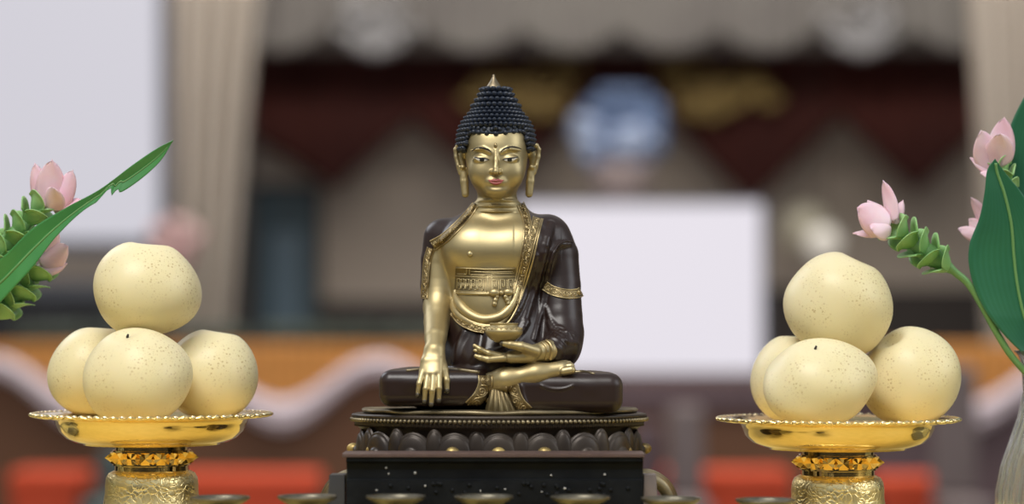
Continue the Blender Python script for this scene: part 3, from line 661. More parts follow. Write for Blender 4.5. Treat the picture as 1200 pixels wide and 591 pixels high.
def border(name, parent, fields, pts, w0, w1=None, off=1., r=.62, scroll=True, n=60, y0=-30., rim=.8, label=None):
    P, L_, wm = strip_map(fields, pts, w0, w1, n, 7, off, y0)
    g = G(); back = P.copy(); back[..., 1] += 2.4
    g.grid(P); g.grid(back, flip=True); g.grid(np.stack([P[:, 0], back[:, 0]], 1)); g.grid(np.stack([P[:, -1], back[:, -1]], 1)); g.grid(np.stack([P[0], back[0]], 0)); g.grid(np.stack([P[-1], back[-1]], 0))
    o = obj(name, g, M['ground'], parent)
    g = G()
    for v in (-.5, .5):
        q = on_strip(P, np.linspace(0, 1, n), np.full(n, v)); g.tube(q, rim, 8)
    if scroll:
        k = max(2, int(round(L_ / (wm * .92)))); u = np.linspace(.02, .98, k * 14); ph = u * k * PI
        g.tube(on_strip(P, u, .27 * np.sin(ph), .15), r, 6)
        for i in range(k):
            a = np.linspace(0, 2.6 * PI, 22); sg = 1 if i % 2 == 0 else -1
            rad = .30 * (1 - a / (3.1 * PI)); uc = (i + .5) / k; 
            g.tube(on_strip(P, uc + rad * np.cos(a) * wm / L_ * .9, -sg * .10 + sg * rad * np.sin(a), .2), r, 6)
            g.tube(on_strip(P, np.array([(i + .95) / k, (i + 1.05) / k]), np.array([-.3, .3]) * sg, .1), r * .9, 6)
    obj('scrollwork', g, M['relief'], o); return o
BR = [B, R_]
border('shoulder_border', robe, BR, [(557, 240), (548, 252), (534, 267), (520, 280), (507, 288)], 7, 12)
border('arm_border', robe, BR, [(505, 291), (500.5, 306), (498.5, 328), (497, 350)], 8, 6.5, y0=5)
border('collar_border', robe, BR, [(610, 239), (617, 256), (618, 280), (612, 312), (606, 344)], 8, 10)
border('robe_border', robe, BR, [(630, 255), (625.5, 270), (618, 300), (610, 330), (604, 356)], 10, 8, off=2)
border('armlet_border', robe, [R_], [(638, 335), (648, 341), (663, 344.5), (677, 344), (681, 342)], 10, 10, y0=-20)
border('skirt_border', robe, BR, [(568.5, 440), (568.5, 452), (563, 466), (552.5, 478)], 15, 18, off=1.2, y0=-90)
border('skirt_border', robe, BR, [(600, 452), (603, 464), (608.5, 475), (617, 484)], 14, 17, off=1.2, y0=-90)
# robe rim line running on to the waist
def ridge(name, parent, fields, pts, r, m_, n=40, off=0., y0=-30, label=None):
    c = spline(pts, n); P = surf(fields, c[:, 0], c[:, 1], y0); P[1:-1, 1] = (P[:-2, 1] + 2 * P[1:-1, 1] + P[2:, 1]) / 4; P[:, 1] -= off
    g = G(); g.tube(P, np.interp(np.linspace(0, 1, n), np.linspace(0, 1, len(np.atleast_1d(r))), np.atleast_1d(r)), 10); return obj(name, g, m_, parent)
ridge('robe_edge', robe, BR, [(636, 257), (632, 272), (623, 310), (612, 345), (600, 372), (587, 386)], (1.2, 1.3, 1.2), M['relief'], off=.6)
ridge('robe_edge', robe, BR, [(671, 284), (662, 283), (652, 290), (643, 312), (638, 332)], (1.0, 1.4, 1.2), M['robe'], off=.6, y0=-20)
ridge('cuff', robe, [B, R_], [(640, 399.5), (645, 404), (647, 412), (645, 421)], (2.0, 2.3, 2.0), M['relief'], off=.8, y0=-80)
ridge('cuff', robe, [B, R_], [(635, 401.5), (639.5, 406), (641, 413), (639, 421.5)], (1.2, 1.4, 1.2), M['relief'], off=.4, y0=-80)
ridge('robe_hem', robe, [R_], [(476, 434.6), (500, 433), (530, 433.4), (562, 436.5)], (1.6, 2.6, 2.8, 2), M['oldgilt'], off=.4, y0=-40)
ridge('robe_hem', robe, [R_], [(672, 436.5), (684, 436), (697, 438.4)], (1.8, 2, 1), M['oldgilt'], off=.4, y0=-40)
# ---- gilt waist cloth with key pattern, sash and hem
P, L_, wm = strip_map([B], [(533, 328.5), (550, 329.5), (575, 330.5), (605, 329.5)], 31, 31, 50, 15, 1.4)
g = G(); bk = P.copy(); bk[..., 1] += 5; g.grid(P); g.grid(bk, flip=True)
for a, b in ((P[:, 0], bk[:, 0]), (P[:, -1], bk[:, -1]), (P[0], bk[0]), (P[-1], bk[-1])): g.grid(np.stack([a, b], 1))
cloth = obj('waist_cloth', g, M['patina'], statue)
g = G()
def ln(pts, r=.62):
    pts = np.array(pts, float); q = []
    for a, b in zip(pts[:-1], pts[1:]): q.append(a + (b - a) * np.linspace(0, 1, 8)[:, None])
    q = np.vstack(q); g.tube(on_strip(P, q[:, 0], q[:, 1], .25), r, 6)
for v in (-.47, -.16, .40, .47): ln([(.01, v), (.99, v)], .75)
ln([(.27, -.47), (.27, -.24), (.05, -.24)]); ln([(.33, -.47), (.33, -.24), (.62, -.24), (.62, .40)]); ln([(.68, .4), (.68, -.3), (.97, -.3)]); ln([(.35, -.36), (.96, -.36)])
x = .06
while x < .93:
    if not .58 < x < .68:
        ln([(x, .32), (x, -.06), (x + .055, -.06), (x + .055, .2), (x + .028, .2), (x + .028, .08)]); ln([(x + .055, .32), (x + .085, .32), (x + .085, -.06)])
    x += .105
obj('key_pattern', g, M['skin'], cloth)
P2 = surf([B], np.linspace(535, 604, 40), 343.5 + 1.2 * np.sin(np.linspace(0, PI, 40))); P2[:, 1] -= .8
g = G(); g.tube(P2, 1.9, 8); sash = obj('sash', g, M['skin'], cloth)
g = G(); kp = surf([B], [579.5, 587.5, 595.5], [343.5, 343.5, 343]); kp[:, 1] -= 3
g.ell(kp[1], (3, 3.4, 3.2)); g.ell(kp[0], (6.4, 3.6, 4.6)); g.ell(kp[2], (6, 3.6, 4.4))
for a in ([(583, 346), (580.5, 352), (579, 359)], [(591, 346), (594, 352), (596.5, 358)]):
    q = spline(a, 12); q = surf([B], q[:, 0], q[:, 1]); q[:, 1] -= 1.6; g.tube(q, 2.0 + 1.2 * np.abs(np.sin(np.linspace(0, 3 * PI, 12))), 8)
obj('bow', g, M['skin'], sash)
c = spline([(533, 340), (536, 352), (547, 366), (565, 374.5), (586, 371), (600, 357), (608, 336)], 50); Q = surf(BR, c[:, 0], c[:, 1]); Q[:, 1] = np.convolve(np.pad(Q[:, 1], 4, 'edge'), np.ones(9) / 9, 'valid') - .5
g = G(); g.tube(Q, np.interp(np.linspace(0, 1, 50), [0, .25, .5, .75, 1], [2.5, 6.5, 6, 5.5, 2]), 14); hem = obj('cloth_roll', g, M['skin'], cloth)
c = spline([(531, 349), (533, 362), (545, 374), (565, 383), (583, 381), (598, 368)], 50); Q = surf(BR, c[:, 0], c[:, 1]); Q[:, 1] = np.convolve(np.pad(Q[:, 1], 4, 'edge'), np.ones(9) / 9, 'valid') + .6
g = G(); g.tube(Q, np.interp(np.linspace(0, 1, 50), [0, .3, .6, 1], [2.5, 6.8, 6, 2.4]), 14); obj('cloth_hem', g, M['skin'], cloth)
border('cloth_border', cloth, BR, [(531.5, 365), (541, 376.5), (555, 384), (568, 387)], 10, 7, off=5.0)

# pleated gilt skirt fan between the shins
n, m = 61, 20; u = np.linspace(0, 1, n)[:, None]; v = np.linspace(0, 1, m)[None, :]
px = (577 + 13 * u) * (1 - v) + (568 + 38 * u) * v; py = 449 + (35.5 - 3 * np.abs(2 * u - 1)) * v + 0 * u; yy = -80 - 14 * np.sin(v * PI * .55) - 2.6 * np.abs(np.sin(u * 5 * PI)) * v + 10 * np.abs(2 * u - 1) ** 2 * v
f = (DC + yy) / DC; P = np.stack([(px - 600) * f, yy, ZC + (HZ - py) * f], -1); bk = P.copy(); bk[..., 1] += 8
g = G(); g.grid(P, flip=True); g.grid(bk)
for a, b in ((P[:, 0], bk[:, 0]), (P[:, -1], bk[:, -1]), (P[0], bk[0]), (P[-1], bk[-1])): g.grid(np.stack([a, b], 1))
obj('skirt_fan', g, M['patina'], statue)
# ---- chest and face details
g = G(); p = surf([B], [550.7], [298])[0]; g.ell(p, (3.5, 2.6, 3.4)); obj('nipple', g, M['skin'], body)
g = G(); p = surf([B], [HD - 1.2], [171])[0]; g.ell(p + [0, -.3, 0], (2.1, 2, 3.4)); obj('forehead_bead', g, M['relief'], body)
def patch(name, parent, top, bot, m_, off=.35, bulge=0., n=24, m=7, fields=None):
    t = spline(top, n); b = spline(bot, n); v = np.linspace(0, 1, m)
    q = t[:, None] * (1 - v)[None, :, None] + b[:, None] * v[None, :, None]
    P = surf(fields or [B], q[..., 0], q[..., 1], -38); u = np.linspace(0, 1, n)
    P[..., 1] -= off + bulge * np.sin(PI * v)[None, :] ** .7 * np.sin(PI * u)[:, None] ** .6
    g = G(); g.grid(P); return obj(name, g, m_, parent)
for s_ in (-1, 1):
    ex = HD - .8 + s_ * 16.6; X = lambda d: ex + s_ * d
    eye = patch('eye', body, [(X(-7.6), 187.2), (X(-4), 186), (X(0), 185.6), (X(4), 185.4), (X(8), 184.9)], [(X(-7.6), 187.4), (X(-4), 189.2), (X(0), 189.9), (X(4), 189), (X(8), 185.0)], M['white'], .3, .3)
    patch('iris', eye, [(X(-3.4), 186), (X(-.6), 185.6), (X(2.4), 185.5)], [(X(-2.8), 189.3), (X(-.6), 189.8), (X(2.2), 189.4)], M['black'], .62, .2, 12, 5)
    patch('eyelid_line', eye, [(X(-8.8), 187), (X(-4), 185.1), (X(0), 184.6), (X(4), 184.4), (X(9.4), 183.6)], [(X(-8.8), 187.8), (X(-4), 186.6), (X(0), 186.2), (X(4), 186), (X(9.4), 184.6)], M['black'], .6, .2)
    c = spline([(575.6, 178), (573, 176.1), (569, 174.4), (562, 173.2), (557, 174.4), (552.6, 177.2)] if s_ < 0 else [(586.8, 178), (589, 175.7), (592.6, 173.8), (600, 172.2), (606, 172.8), (611, 175)], 30)
    P = surf([B], c[:, 0], c[:, 1], -38); P[:, 1] -= .1; g = G(); g.tube(P, np.interp(np.linspace(0, 1, 30), [0, .3, .6, 1], [.45, 1.2, 1.1, .4]), 8); obj('eyebrow', g, M['black'], body)
lips = patch('lips', body, [(571.6, 211.2), (575.5, 210.6), (579, 209.2), (581.3, 210.0), (583.6, 209.2), (587, 210.6), (591, 211)], [(571.6, 211.4), (575.5, 213), (579, 213.2), (581.3, 213.5), (583.6, 213.2), (587, 213), (591, 211.2)], M['lip'], .2, 1.1)
patch('lower_lip', lips, [(572.6, 212.2), (577, 213.4), (581.3, 213.9), (585.6, 213.4), (590, 212)], [(572.6, 212.4), (577, 216), (581.3, 217.2), (585.6, 216), (590, 212.2)], M['lip'], .2, 1.5)
g = G()
for (pts, rr) in HAND:
    p = W(*pts[-1]); g.ell(p + [0, -.6, 0], (rr[-1] + .15, rr[-1] + .2, 3.4), 12, 8)
p = W(523.6, 457.5, -89); g.ell(p + [0, -.4, 0], (3, 3, 3.6), 12, 8); p = W(589, 402.6, -95); g.ell(p, (3.6, 3.5, 3.4), 12, 8)
obj('fingernails', g, M['nail'], body)

# ---- hair: cap, tight curls in rows, jewel
HP = [(101, 7), (106, 12.5), (113, 15.5), (120, 19.5), (127, 24), (133, 29), (140, 35), (147, 39.5), (155, 42.5), (163, 43.8), (171, 44), (180, 42.5)]
H = Field(W(529, 186, 0) + [0, -52, 0], W(635, 98, 0) + [0, 60, 0], .9)
H.add(p_stack([(p, HD - .6, r - 2.2, 6, (r - 2.2) * 1.03, r * 1.02) for p, r in HP]))
HAIRLINE = [(546.2, 186), (546.6, 168), (548.6, 159.6), (553, 156.6), (563, 157), (581, 158.2), (600, 156.2), (611.5, 155.8), (615.4, 158.8), (617, 168), (617.4, 186)]
H.cut(p_open([(HAIRLINE[0][0], 200)] + HAIRLINE + [(HAIRLINE[-1][0], 200)], -90, 8, -30), 1.5, m=20)
g = G(); H.mesh(g); hair = obj('hair', g, M['hair'], statue)
g = G(); bm0 = bmesh.new(); bmesh.ops.create_icosphere(bm0, subdivisions=2, radius=1); cv = np.array([v.co[:] for v in bm0.verts]); cf = np.array([[v.index for v in f.verts] for f in bm0.faces]); bm0.free()
def hairline(px): return np.interp(px, [a for a, b in HAIRLINE], [b for a, b in HAIRLINE])
zs = [p for p, r in HP]; rs_ = [r for p, r in HP]
rows = [106, 112.3, 118.8, 125.3, 130.3, 134.5, 139.5, 144.5, 149.5, 154.5, 159.8, 165.2, 170.6, 176]
for ri, py in enumerate(rows):
    r = float(np.interp(py, zs, rs_)); tier = py < 127; rb = 3.3 if py > 127 else 3.9
    r2 = r + (2.4 if tier else -.3); n_ = max(8, int(2 * PI * r2 / (5.7 if py > 127 else 6.3)))
    for k in range(n_):
        a = 2 * PI * (k + .5 * (ri % 2)) / n_; f0 = f_(6)
        x = (HD - .6 - 600) * f0 + r2 * math.cos(a); y = 6 + (r2 * 1.03 if math.sin(a) < 0 else r2 * 1.02) * math.sin(a); z = ZC + (HZ - py) * f0
        px = 600 + x / f_(y)
        if y < 6 and py > hairline(px) - 3.4 and HAIRLINE[0][0] - 1.5 < px < HAIRLINE[-1][0] + 1.5: continue
        nrm = np.array([math.cos(a), math.sin(a), .35]); nrm /= np.linalg.norm(nrm)
        q = cv * rb; q = q * (1 - .28 * np.clip((cv @ nrm), 0, 1)[:, None]) + np.outer(np.clip(cv @ nrm, 0, 1) ** 2, nrm) * rb * .75
        g.add(q + [x, y, z], [cf])
# fringe row along the hairline
hl = spline(HAIRLINE[1:-1], 15)
for k, (dy, n_) in enumerate(((2.0, 15), (6.6, 14), (11.2, 13))):
    hl = spline(HAIRLINE[1:-1] if k == 0 else HAIRLINE[2:-2], n_); P = surf([H, B], hl[:, 0], hl[:, 1] - dy, -34)
    for p in P: g.add(cv * [3.2, 3.1, 3.0] + p + [0, .4, 0], [cf])
obj('curls', g, M['hair'], hair)
g = G(); g.lathe([(0, 0), (9.2, 0), (9.4, 1.5), (7.6, 4.4), (4.6, 9), (2.4, 12.6), (1.4, 15), (1.3, 17), (0, 17.6)], W(HD - 3.2, 104.5, 6), 32); obj('crown_jewel', g, M['finial'], statue)

# ---- lotus base
f0 = 1.0; LC = W(585, 545, 0); lz = lambda py, y=0: ZC + (HZ - py) * f_(y)
def oval(prof, mod=None, g=None, n=160, sx=1., sy=.66, c=(LC[0], 8., 0.)):
    g = g or G(); return g.lathe(prof, c, n, sx, sy, mod)
Z = {p: lz(p) for p in range(470, 640)}
base_g = oval([(0, Z[484]), (168, Z[484]), (172.5, Z[485] ), (174, Z[487]), (172, Z[489]), (170, Z[493]), (170, Z[497]), (166, Z[500]), (160, Z[506]), (158, Z[530]), (160, Z[552]), (0, Z[552])])
lotus = obj('lotus_base', base_g, M['bronze'], statue)
# thin cushion plate under the knees
def wav(r, z, a): return r * (1 + .006 * np.sin(a * 7 + 1) + .005 * np.sin(a * 13)), z + .5 * np.sin(a * 9) + .3 * np.sin(a * 17)
g = oval([(0, Z[479] + 1.5), (154, Z[479] + .6), (160, Z[479]), (162.6, Z[479] - 1.4), (161, Z[483]), (150, Z[484] - .5), (0, Z[484] - .5)], wav, sy=.69); obj('cushion_plate', g, M['oldgilt'], statue)
g = G(); n_ = 166; per = []
aa = np.linspace(0, 2 * PI, 4000); ds = np.hypot(np.diff(np.cos(aa) * 172.4), np.diff(np.sin(aa) * 172.4 * .66)); cs_ = np.concatenate([[0], np.cumsum(ds)])
def at_arc(s, r): # angle where the arc from the front centre reaches s
    a = np.interp((s + cs_[-1] * .75) % cs_[-1], cs_, aa); return a
for k in range(n_):
    a = at_arc(cs_[-1] * k / n_, 0); g.add(cv * 2.6 + [LC[0] + 173.2 * math.cos(a), 8 + 173.2 * .66 * math.sin(a), Z[490] - 1.2], [cf])
obj('beaded_rim', g, M['oldgilt'], lotus)
g = G()
for k in range(330):
    a = at_arc(cs_[-1] * k / 330, 0); c0 = np.array([LC[0] + 169.4 * math.cos(a), 8 + 169.4 * .66 * math.sin(a), 0]); g.tube([c0 + [0, 0, Z[493]], c0 + [0, 0, Z[499]]], .75, 5)
obj('fluted_band', g, M['bronze'], lotus)
def petal(s0, w, top, bot, rad, parent, boss=True):
    n, m = 33, 29; u = np.linspace(-1, 1, n)[:, None]; t = np.linspace(0, 1, m)[None, :]      # t 0 top, 1 bottom
    half = w / 2 * np.sqrt(np.clip(1 - (1 - t) ** 2.4, 0.002, 1)); s = s0 + u * half
    rr = np.sqrt((u * .98) ** 2 * np.clip(half / (w / 2), 0, 1) ** 2 + ((1 - t) * .98) ** 2)
    st = lambda x, e, wd: np.clip((e - x) / wd, 0, 1) ** 2 * (3 - 2 * np.clip((e - x) / wd, 0, 1))
    h = 7.5 * np.clip(1 - rr ** 3, 0, 1) ** .7 + (3.4 * st(rr, .40, .16) if boss else 0) - .9 * np.exp(-((rr - .86) / .045) ** 2)
    a = at_arc(s, 0); z = Z[top] + (Z[bot] - Z[top]) * t + 0 * u
    ca, sa = np.cos(a), np.sin(a); nx, ny = ca * .66, sa; l = np.hypot(nx, ny); nx /= l; ny /= l
    P = np.stack([LC[0] + rad * ca + nx * h, 8 + rad * .66 * sa + ny * h, z], -1)
    g = G(); g.grid(P, flip=True); o = obj('lotus_petal', g, M['bronze'], parent)
    if boss:
        a0 = float(at_arc(np.array([s0]), 0)[0]); nx, ny = math.cos(a0) * .66, math.sin(a0); l = math.hypot(nx, ny)
        g = G(); g.ell((LC[0] + rad * math.cos(a0) + nx / l * 10.5, 8 + rad * .66 * math.sin(a0) + ny / l * 10.5, Z[bot] + 6.5), (8, 7, 6.5), 20, 12); obj('petal_tip', g, M['boss'], o)
NP = 17; tot = cs_[-1]
for k in range(NP):
    s0 = tot * k / NP
    petal(s0, 50, 503, 532, 161, lotus)
    petal(s0 + tot / NP / 2, 26, 499, 526, 158, lotus, False)
# lower tier of the base, hidden in the middle by the block in front
g = oval([(0, Z[530]), (166, Z[530]), (170, Z[536]), (168, Z[542]), (160, Z[552]), (0, Z[552])], n=120); obj('lower_rim', g, M['oldgilt'], lotus)
# alms bowl held in the hand
f1 = f_(-96); bc = W(590.5, 401.5, -84)
zz = lambda p: (401.5 - p) * f_(-84)
g = G(); g.lathe([(0, 0), (9, 0), (10.5, .8), (14.5, zz(398.4)), (19, zz(394.2)), (21.2, zz(390.4)), (21.4, zz(388)), (20, zz(385.2)), (17.4, zz(383.2)), (15.4, zz(382)), (16, zz(380.4)), (16.8, zz(379.4)), (16, zz(378.8)), (14.6, zz(379.4)), (14, zz(382)), (17, zz(387)), (10, zz(394)), (0, zz(396))], bc, 48)
bowl = obj('alms_bowl', g, M['skin'], base=bc)
tag(bowl, 'small gilt alms bowl held in the lap hand of the statue', 'bowl')
g = G()
for k in range(22):
    a = 2 * PI * k / 22; g.ell(bc + [19.6 * math.cos(a), 19.6 * math.sin(a), zz(385.6)], (1.7, 1.7, 1.5), 8, 6)
obj('bead_band', g, M['relief'], bowl)
# ======================= stand in front of and under the statue ==============================
M['blk'] = mat('black_lacquer_wood', (.0045, .005, .006), .42, 0, (.008, .009, .010), 40, .35, 160, rough2=.6, dist=.001, spec=.14)
M['edge'] = mat('brown_edge', (.12, .075, .062), .45, 0, (.09, .055, .048), 60)  # brown tone of the block's top board
M['stud'] = mat('worn_stud', (.5, .48, .45), .5)
M['greyw'] = mat('grey_wood', (.16, .14, .14), .5, 0, (.22, .17, .15), 30)
M['darkw'] = mat('dark_grey_wood', (.05, .05, .055), .4)
YBk = -168.
def X_(px, y=YBk): return (px - 600) * f_(y)
def Zp(py, y=YBk): return ZC + (HZ - py) * f_(y)
blk = thing('black_wooden_block', 'long black wooden block with a brown top edge in front of the lotus base', 'block', (X_(579), YBk, 0))
prof = [(-8, 531.5), (0, 532), (0, 536.5), (3, 537.5), (4, 541), (7, 544), (10, 551), (11, 562), (8, 563.5), (6, 566), (6, 590)]
def bar(name, pr, x0, x1, depth, m_, parent):
    """moulded bar: profile (inset, z) facing -y"""
    g = G(); pts = [(YBk + a, z) for a, z in pr] + [(YBk + depth, pr[-1][1]), (YBk + depth, pr[0][1])]
    P = np.array([[[x, y, z] for y, z in pts] for x in (x0, x1)]); g.grid(P, cv=True); k = len(pts)
    g.f.append(np.arange(k)[None]); g.mi.append(0); g.f.append((k + np.arange(k)[::-1])[None]); g.mi.append(0); return obj(name, g, m_, parent, smooth=False)
zt = Zp(531.5)
bar('body', [(2, Zp(536)), (2, Zp(541)), (6, Zp(544)), (9, Zp(551)), (9, Zp(562)), (5, Zp(563.5)), (4, Zp(590)), (4, 0)], X_(405.5), X_(754), 50, M['blk'], blk)
bar('top_board', [(4, zt), (0, zt - 1), (0, Zp(535.8)), (1.5, Zp(536.5))], X_(401), X_(755.5), 52, M['edge'], blk)
g = G(); r2 = random.Random(3)
for px, py in ((455, 556), (498, 570), (441, 575), (563, 576), (635, 577), (662, 573), (709, 557), (646, 558), (486, 555), (452, 549), (592, 574)): g.ell((X_(px), YBk + (8 if py < 563 else 4), Zp(py)), (.7 + .9 * r2.random(), 1, .7 + .9 * r2.random()), 10, 8)
obj('pale_specks', g, M['stud'], blk)
g = G()
for k in range(34): g.ell((X_(r2.uniform(412, 748)), YBk + 4.2, Zp(r2.uniform(567, 581))), (2.4, 1.8, 2.4), 10, 8)
obj('studs', g, M['blk'], blk)
for xa, xb, lab in ((381, 402.5, 'side_block'), (756, 770, 'side_block')):
    g = G(); P = [[X_(xa + (4 if xa < 500 else 0)), Zp(558)], [X_(xb), Zp(558)], [X_(xb + (0 if xa < 500 else 4)), 0], [X_(xa - 3), 0]]
    y0, y1 = YBk + 14, YBk + 48; v = [[p[0], y, p[1]] for y in (y0, y1) for p in P]; g.add(v, [np.array([[0, 1, 2, 3], [7, 6, 5, 4], [0, 4, 5, 1], [1, 5, 6, 2], [2, 6, 7, 3], [3, 7, 4, 0]])]); obj(lab, g, M['greyw'] if xa > 500 else M['darkw'], blk, smooth=False)
# bronze under-stand with scrolled ends
st = thing('bronze_stand', 'dark bronze stand with scrolled gilt feet carrying the lotus base', 'stand', (LC[0], 8, 0))
zb = Z[552]
g = G(); g.lathe([(0, zb), (150, zb), (152, zb - 4), (140, zb - 14), (138, 14), (160, 6), (162, 0), (0, 0)], (LC[0], 8, 0), 96, 1, .62); obj('drum', g, M['bronze'], st)
for s_ in (-1, 1):
    g = G(); cx = LC[0]; y = -52
    c = spline([(150, zb - 8), (172, zb - 4), (190, zb - 14), (199, zb - 34), (196, 26), (186, 9)], 40)
    for k, (dy, r) in enumerate(((-15, 8), (-5, 9.5), (6, 9.5), (16, 8))):
        q = np.stack([cx + s_ * (c[:, 0] - 1.5 * abs(k - 1.5)), y + dy + 0 * c[:, 0], c[:, 1]], 1); g.tube(q, np.linspace(r, r * .8, 40), 12)
    a = np.linspace(0, 2.6 * PI, 50); rr = 11 * (1 - a / 10.5)
    for dy in (-13, 15): g.tube(np.stack([cx + s_ * (186 + rr * np.cos(a)), y + dy + 0 * a, 15 + rr * np.sin(a)], 1), np.linspace(5, 2.5, 50), 10)
    obj('scroll_foot', g, M['oldgilt'], st)
# ======================= offering bowls =======================================================
M['pewter'] = mat('bronze_pewter', (.22, .20, .15), .36, .9, (.13, .115, .085), 60, .1, 200, rough2=.44)
M['water'] = mat('water', (.9, .93, .95), .03, trans=1.0)
def offer_bowl(lab, px, py, y=-225.):
    c = W(px, py, y); h = c[2]; base = np.array([c[0], c[1], 0.])
    t = thing('offering_bowl', lab, 'bowl', base, 'row of bronze offering bowls')
    g = G(); R = 31.5
    g.lathe([(0, 0), (20, 0), (20.5, 2), (17, 6), (10, 10), (9, 15), (10, h - 18), (14, h - 13), (21, h - 9), (28, h - 5), (R, h - 2.6), (R + .4, h - .8), (R - .4, h), (R - 2.4, h - .2), (R - 3.6, h - 2), (26, h - 4.5), (19, h - 7.5), (0, h - 10)], base, 56); obj('cup', g, M['pewter'], t)
    g = G(); g.lathe([(0, h - 3), (27.2, h - 3), (22, h - 5.5), (0, h - 7.5)], base, 40); obj('water', g, M['water'], t)
    return t
ob_labels = ['bronze offering bowl overlapping the left gold stem', 'bronze offering bowl left of the black block before the scrolled foot', 'bronze offering bowl before the left end of the black block', 'bronze offering bowl before the middle of the black block',
             'bronze offering bowl before the right end of the black block', 'bronze offering bowl just right of the black block', 'bronze offering bowl overlapping the right gold stem']
for (px, py), lab in zip(((258, 582), (360, 581), (464, 581), (567, 581), (680, 581.5), (786, 583.5), (897, 585)), ob_labels): offer_bowl(lab, px, py)
# ======================= gold dishes on stems =================================================
M['gold'] = mat('polished_gold', (.95, .72, .32), .09, 1.0, (.92, .69, .28), 20)
M['goldrim'] = mat('gold_rim', (.97, .82, .52), .2, 1.0)
M['engr'] = mat('engraved_gold', (.95, .78, .40), .24, 1.0, (.90, .71, .32), 50, rough2=.36)
m = M['engr']; t_ = m.node_tree; b_ = t_.nodes['Principled BSDF']
vo = t_.nodes.new('ShaderNodeTexVoronoi'); vo.feature = 'DISTANCE_TO_EDGE'; vo.inputs['Scale'].default_value = 190; wv = t_.nodes.new('ShaderNodeTexNoise'); wv.inputs['Scale'].default_value = 60
tc_ = t_.nodes.new('ShaderNodeTexCoord'); ad = t_.nodes.new('ShaderNodeMix'); ad.data_type = 'RGBA'; ad.inputs[0].default_value = .02; t_.links.new(tc_.outputs['Object'], ad.inputs[6]); t_.links.new(wv.outputs['Color'], ad.inputs[7]); t_.links.new(tc_.outputs['Object'], wv.inputs['Vector'])
t_.links.new(ad.outputs[2], vo.inputs['Vector']); mr = t_.nodes.new('ShaderNodeMapRange'); t_.links.new(vo.outputs['Distance'], mr.inputs[0]); mr.inputs[2].default_value = .12
bp = t_.nodes.new('ShaderNodeBump'); bp.inputs['Strength'].default_value = .35; bp.inputs['Distance'].default_value = .0007; t_.links.new(mr.outputs[0], bp.inputs['Height']); t_.links.new(bp.outputs[0], b_.inputs['Normal'])
def dish(lab, px, rim, k=1.):
    c = W(px, 630, 0); base = np.array([c[0], 0, 0.]); q = lambda d: (ZC + HZ - rim) - d     # height of a level d px under the rim
    t = thing('gold_dish', lab, 'dish', base)
    ang = lambda a: np.abs(((a * 22 / PI) % 2) - 1)
    def sc(r, z, a):
        if r < 118: return np.full(a.shape, r * k), np.full(a.shape, z)
        s = np.cos(a * 44); return r * k * (1 + (.012 * s if r > 134 else 0 * s)), z + (1.0 * s if r > 130 else 0 * s)
    g = G(); g.lathe([(0, q(9)), (80, q(9)), (100, q(7.5)), (110, q(3.4)), (118, q(1.2)), (128, q(-.4)), (136, q(-.8)), (140, q(.4)), (140, q(2.2)), (134, q(3.2)), (120, q(4.6)), (112, q(7)), (110.5, q(12)), (107, q(20)), (99, q(28)), (88, q(33)), (80, q(34)), (79, q(36)), (42, q(36.5)), (0, q(36.5))], base, 352, mod=sc); obj('bowl', g, M['gold'], t)
    g = G()
    for i in range(88):
        a = 2 * PI * i / 88; g.ell(base + [137.6 * k * math.cos(a), 137.6 * k * math.sin(a), q(.4)], (3.6, 3.6, 2.6), 8, 6)
    obj('scalloped_rim', g, M['goldrim'], t)
    g = G(); g.lathe([(0, q(36)), (41.5, q(36)), (42.5, q(37)), (42.5, q(44)), (41, q(46)), (39, q(48)), (39, q(56)), (42, q(58)), (43, q(59.5)), (43, q(66)), (41.5, q(67.5)), (30, q(67.5))], base, 64); o = obj('neck', g, M['gold'], t); autosmooth(o, 30)
    # collar of pyramids
    n = 16; g = G(); za, zb_ = q(43.5), q(59)
    for i in range(n):
        a0, a1 = 2 * PI * i / n, 2 * PI * (i + 1) / n; am = (a0 + a1) / 2; pt = lambda r, a, z: base + [r * math.cos(a), r * math.sin(a), z]; zm = (za + zb_) / 2
        v = [pt(44, am, za), pt(45, a1, zm), pt(44, am, zb_), pt(45, a0, zm), pt(54.5, am, zm), pt(44, a1, za), pt(44, a1, zb_), pt(44, a0, za), pt(44, a0, zb_), pt(49, a0, za - 2), pt(49, a0, zb_ + 2), pt(49, a1, za - 2), pt(49, a1, zb_ + 2)]
        g.add(v, [np.array([[0, 1, 4], [1, 2, 4], [2, 3, 4], [3, 0, 4], [0, 5, 11], [5, 1, 11], [1, 0, 11], [0, 9, 7], [7, 9, 3], [3, 9, 0], [2, 12, 6], [6, 12, 1], [1, 12, 2], [2, 8, 10], [8, 3, 10], [3, 2, 10]])])
    g.lathe([(43, za + 1.5), (45.5, za + 1), (45.5, za - 2), (44, za - 3), (44, zb_ + 3), (45.5, zb_ + 2), (45.5, zb_ - 1), (43, zb_ - 1.5)], base, 64)
    obj('faceted_collar', g, M['gold'], t, smooth=False)
    g = G(); hb = q(66)
    g.lathe([(36, hb), (44, hb - .5), (50, hb - 3.5), (53, hb - 9), (54, hb - 17), (54, hb - 26), (56, hb - 38), (60, hb - 50), (68, hb - 62), (76, 8), (80, 5), (80, 0), (0, 0)], base, 96); obj('engraved_foot', g, M['engr'], t)
    return t
dish('gold stemmed dish at left carrying four pears', 178, 485)
dish('gold stemmed dish at right carrying pears behind the pink flower', 981.5, 490.5, 1.01)
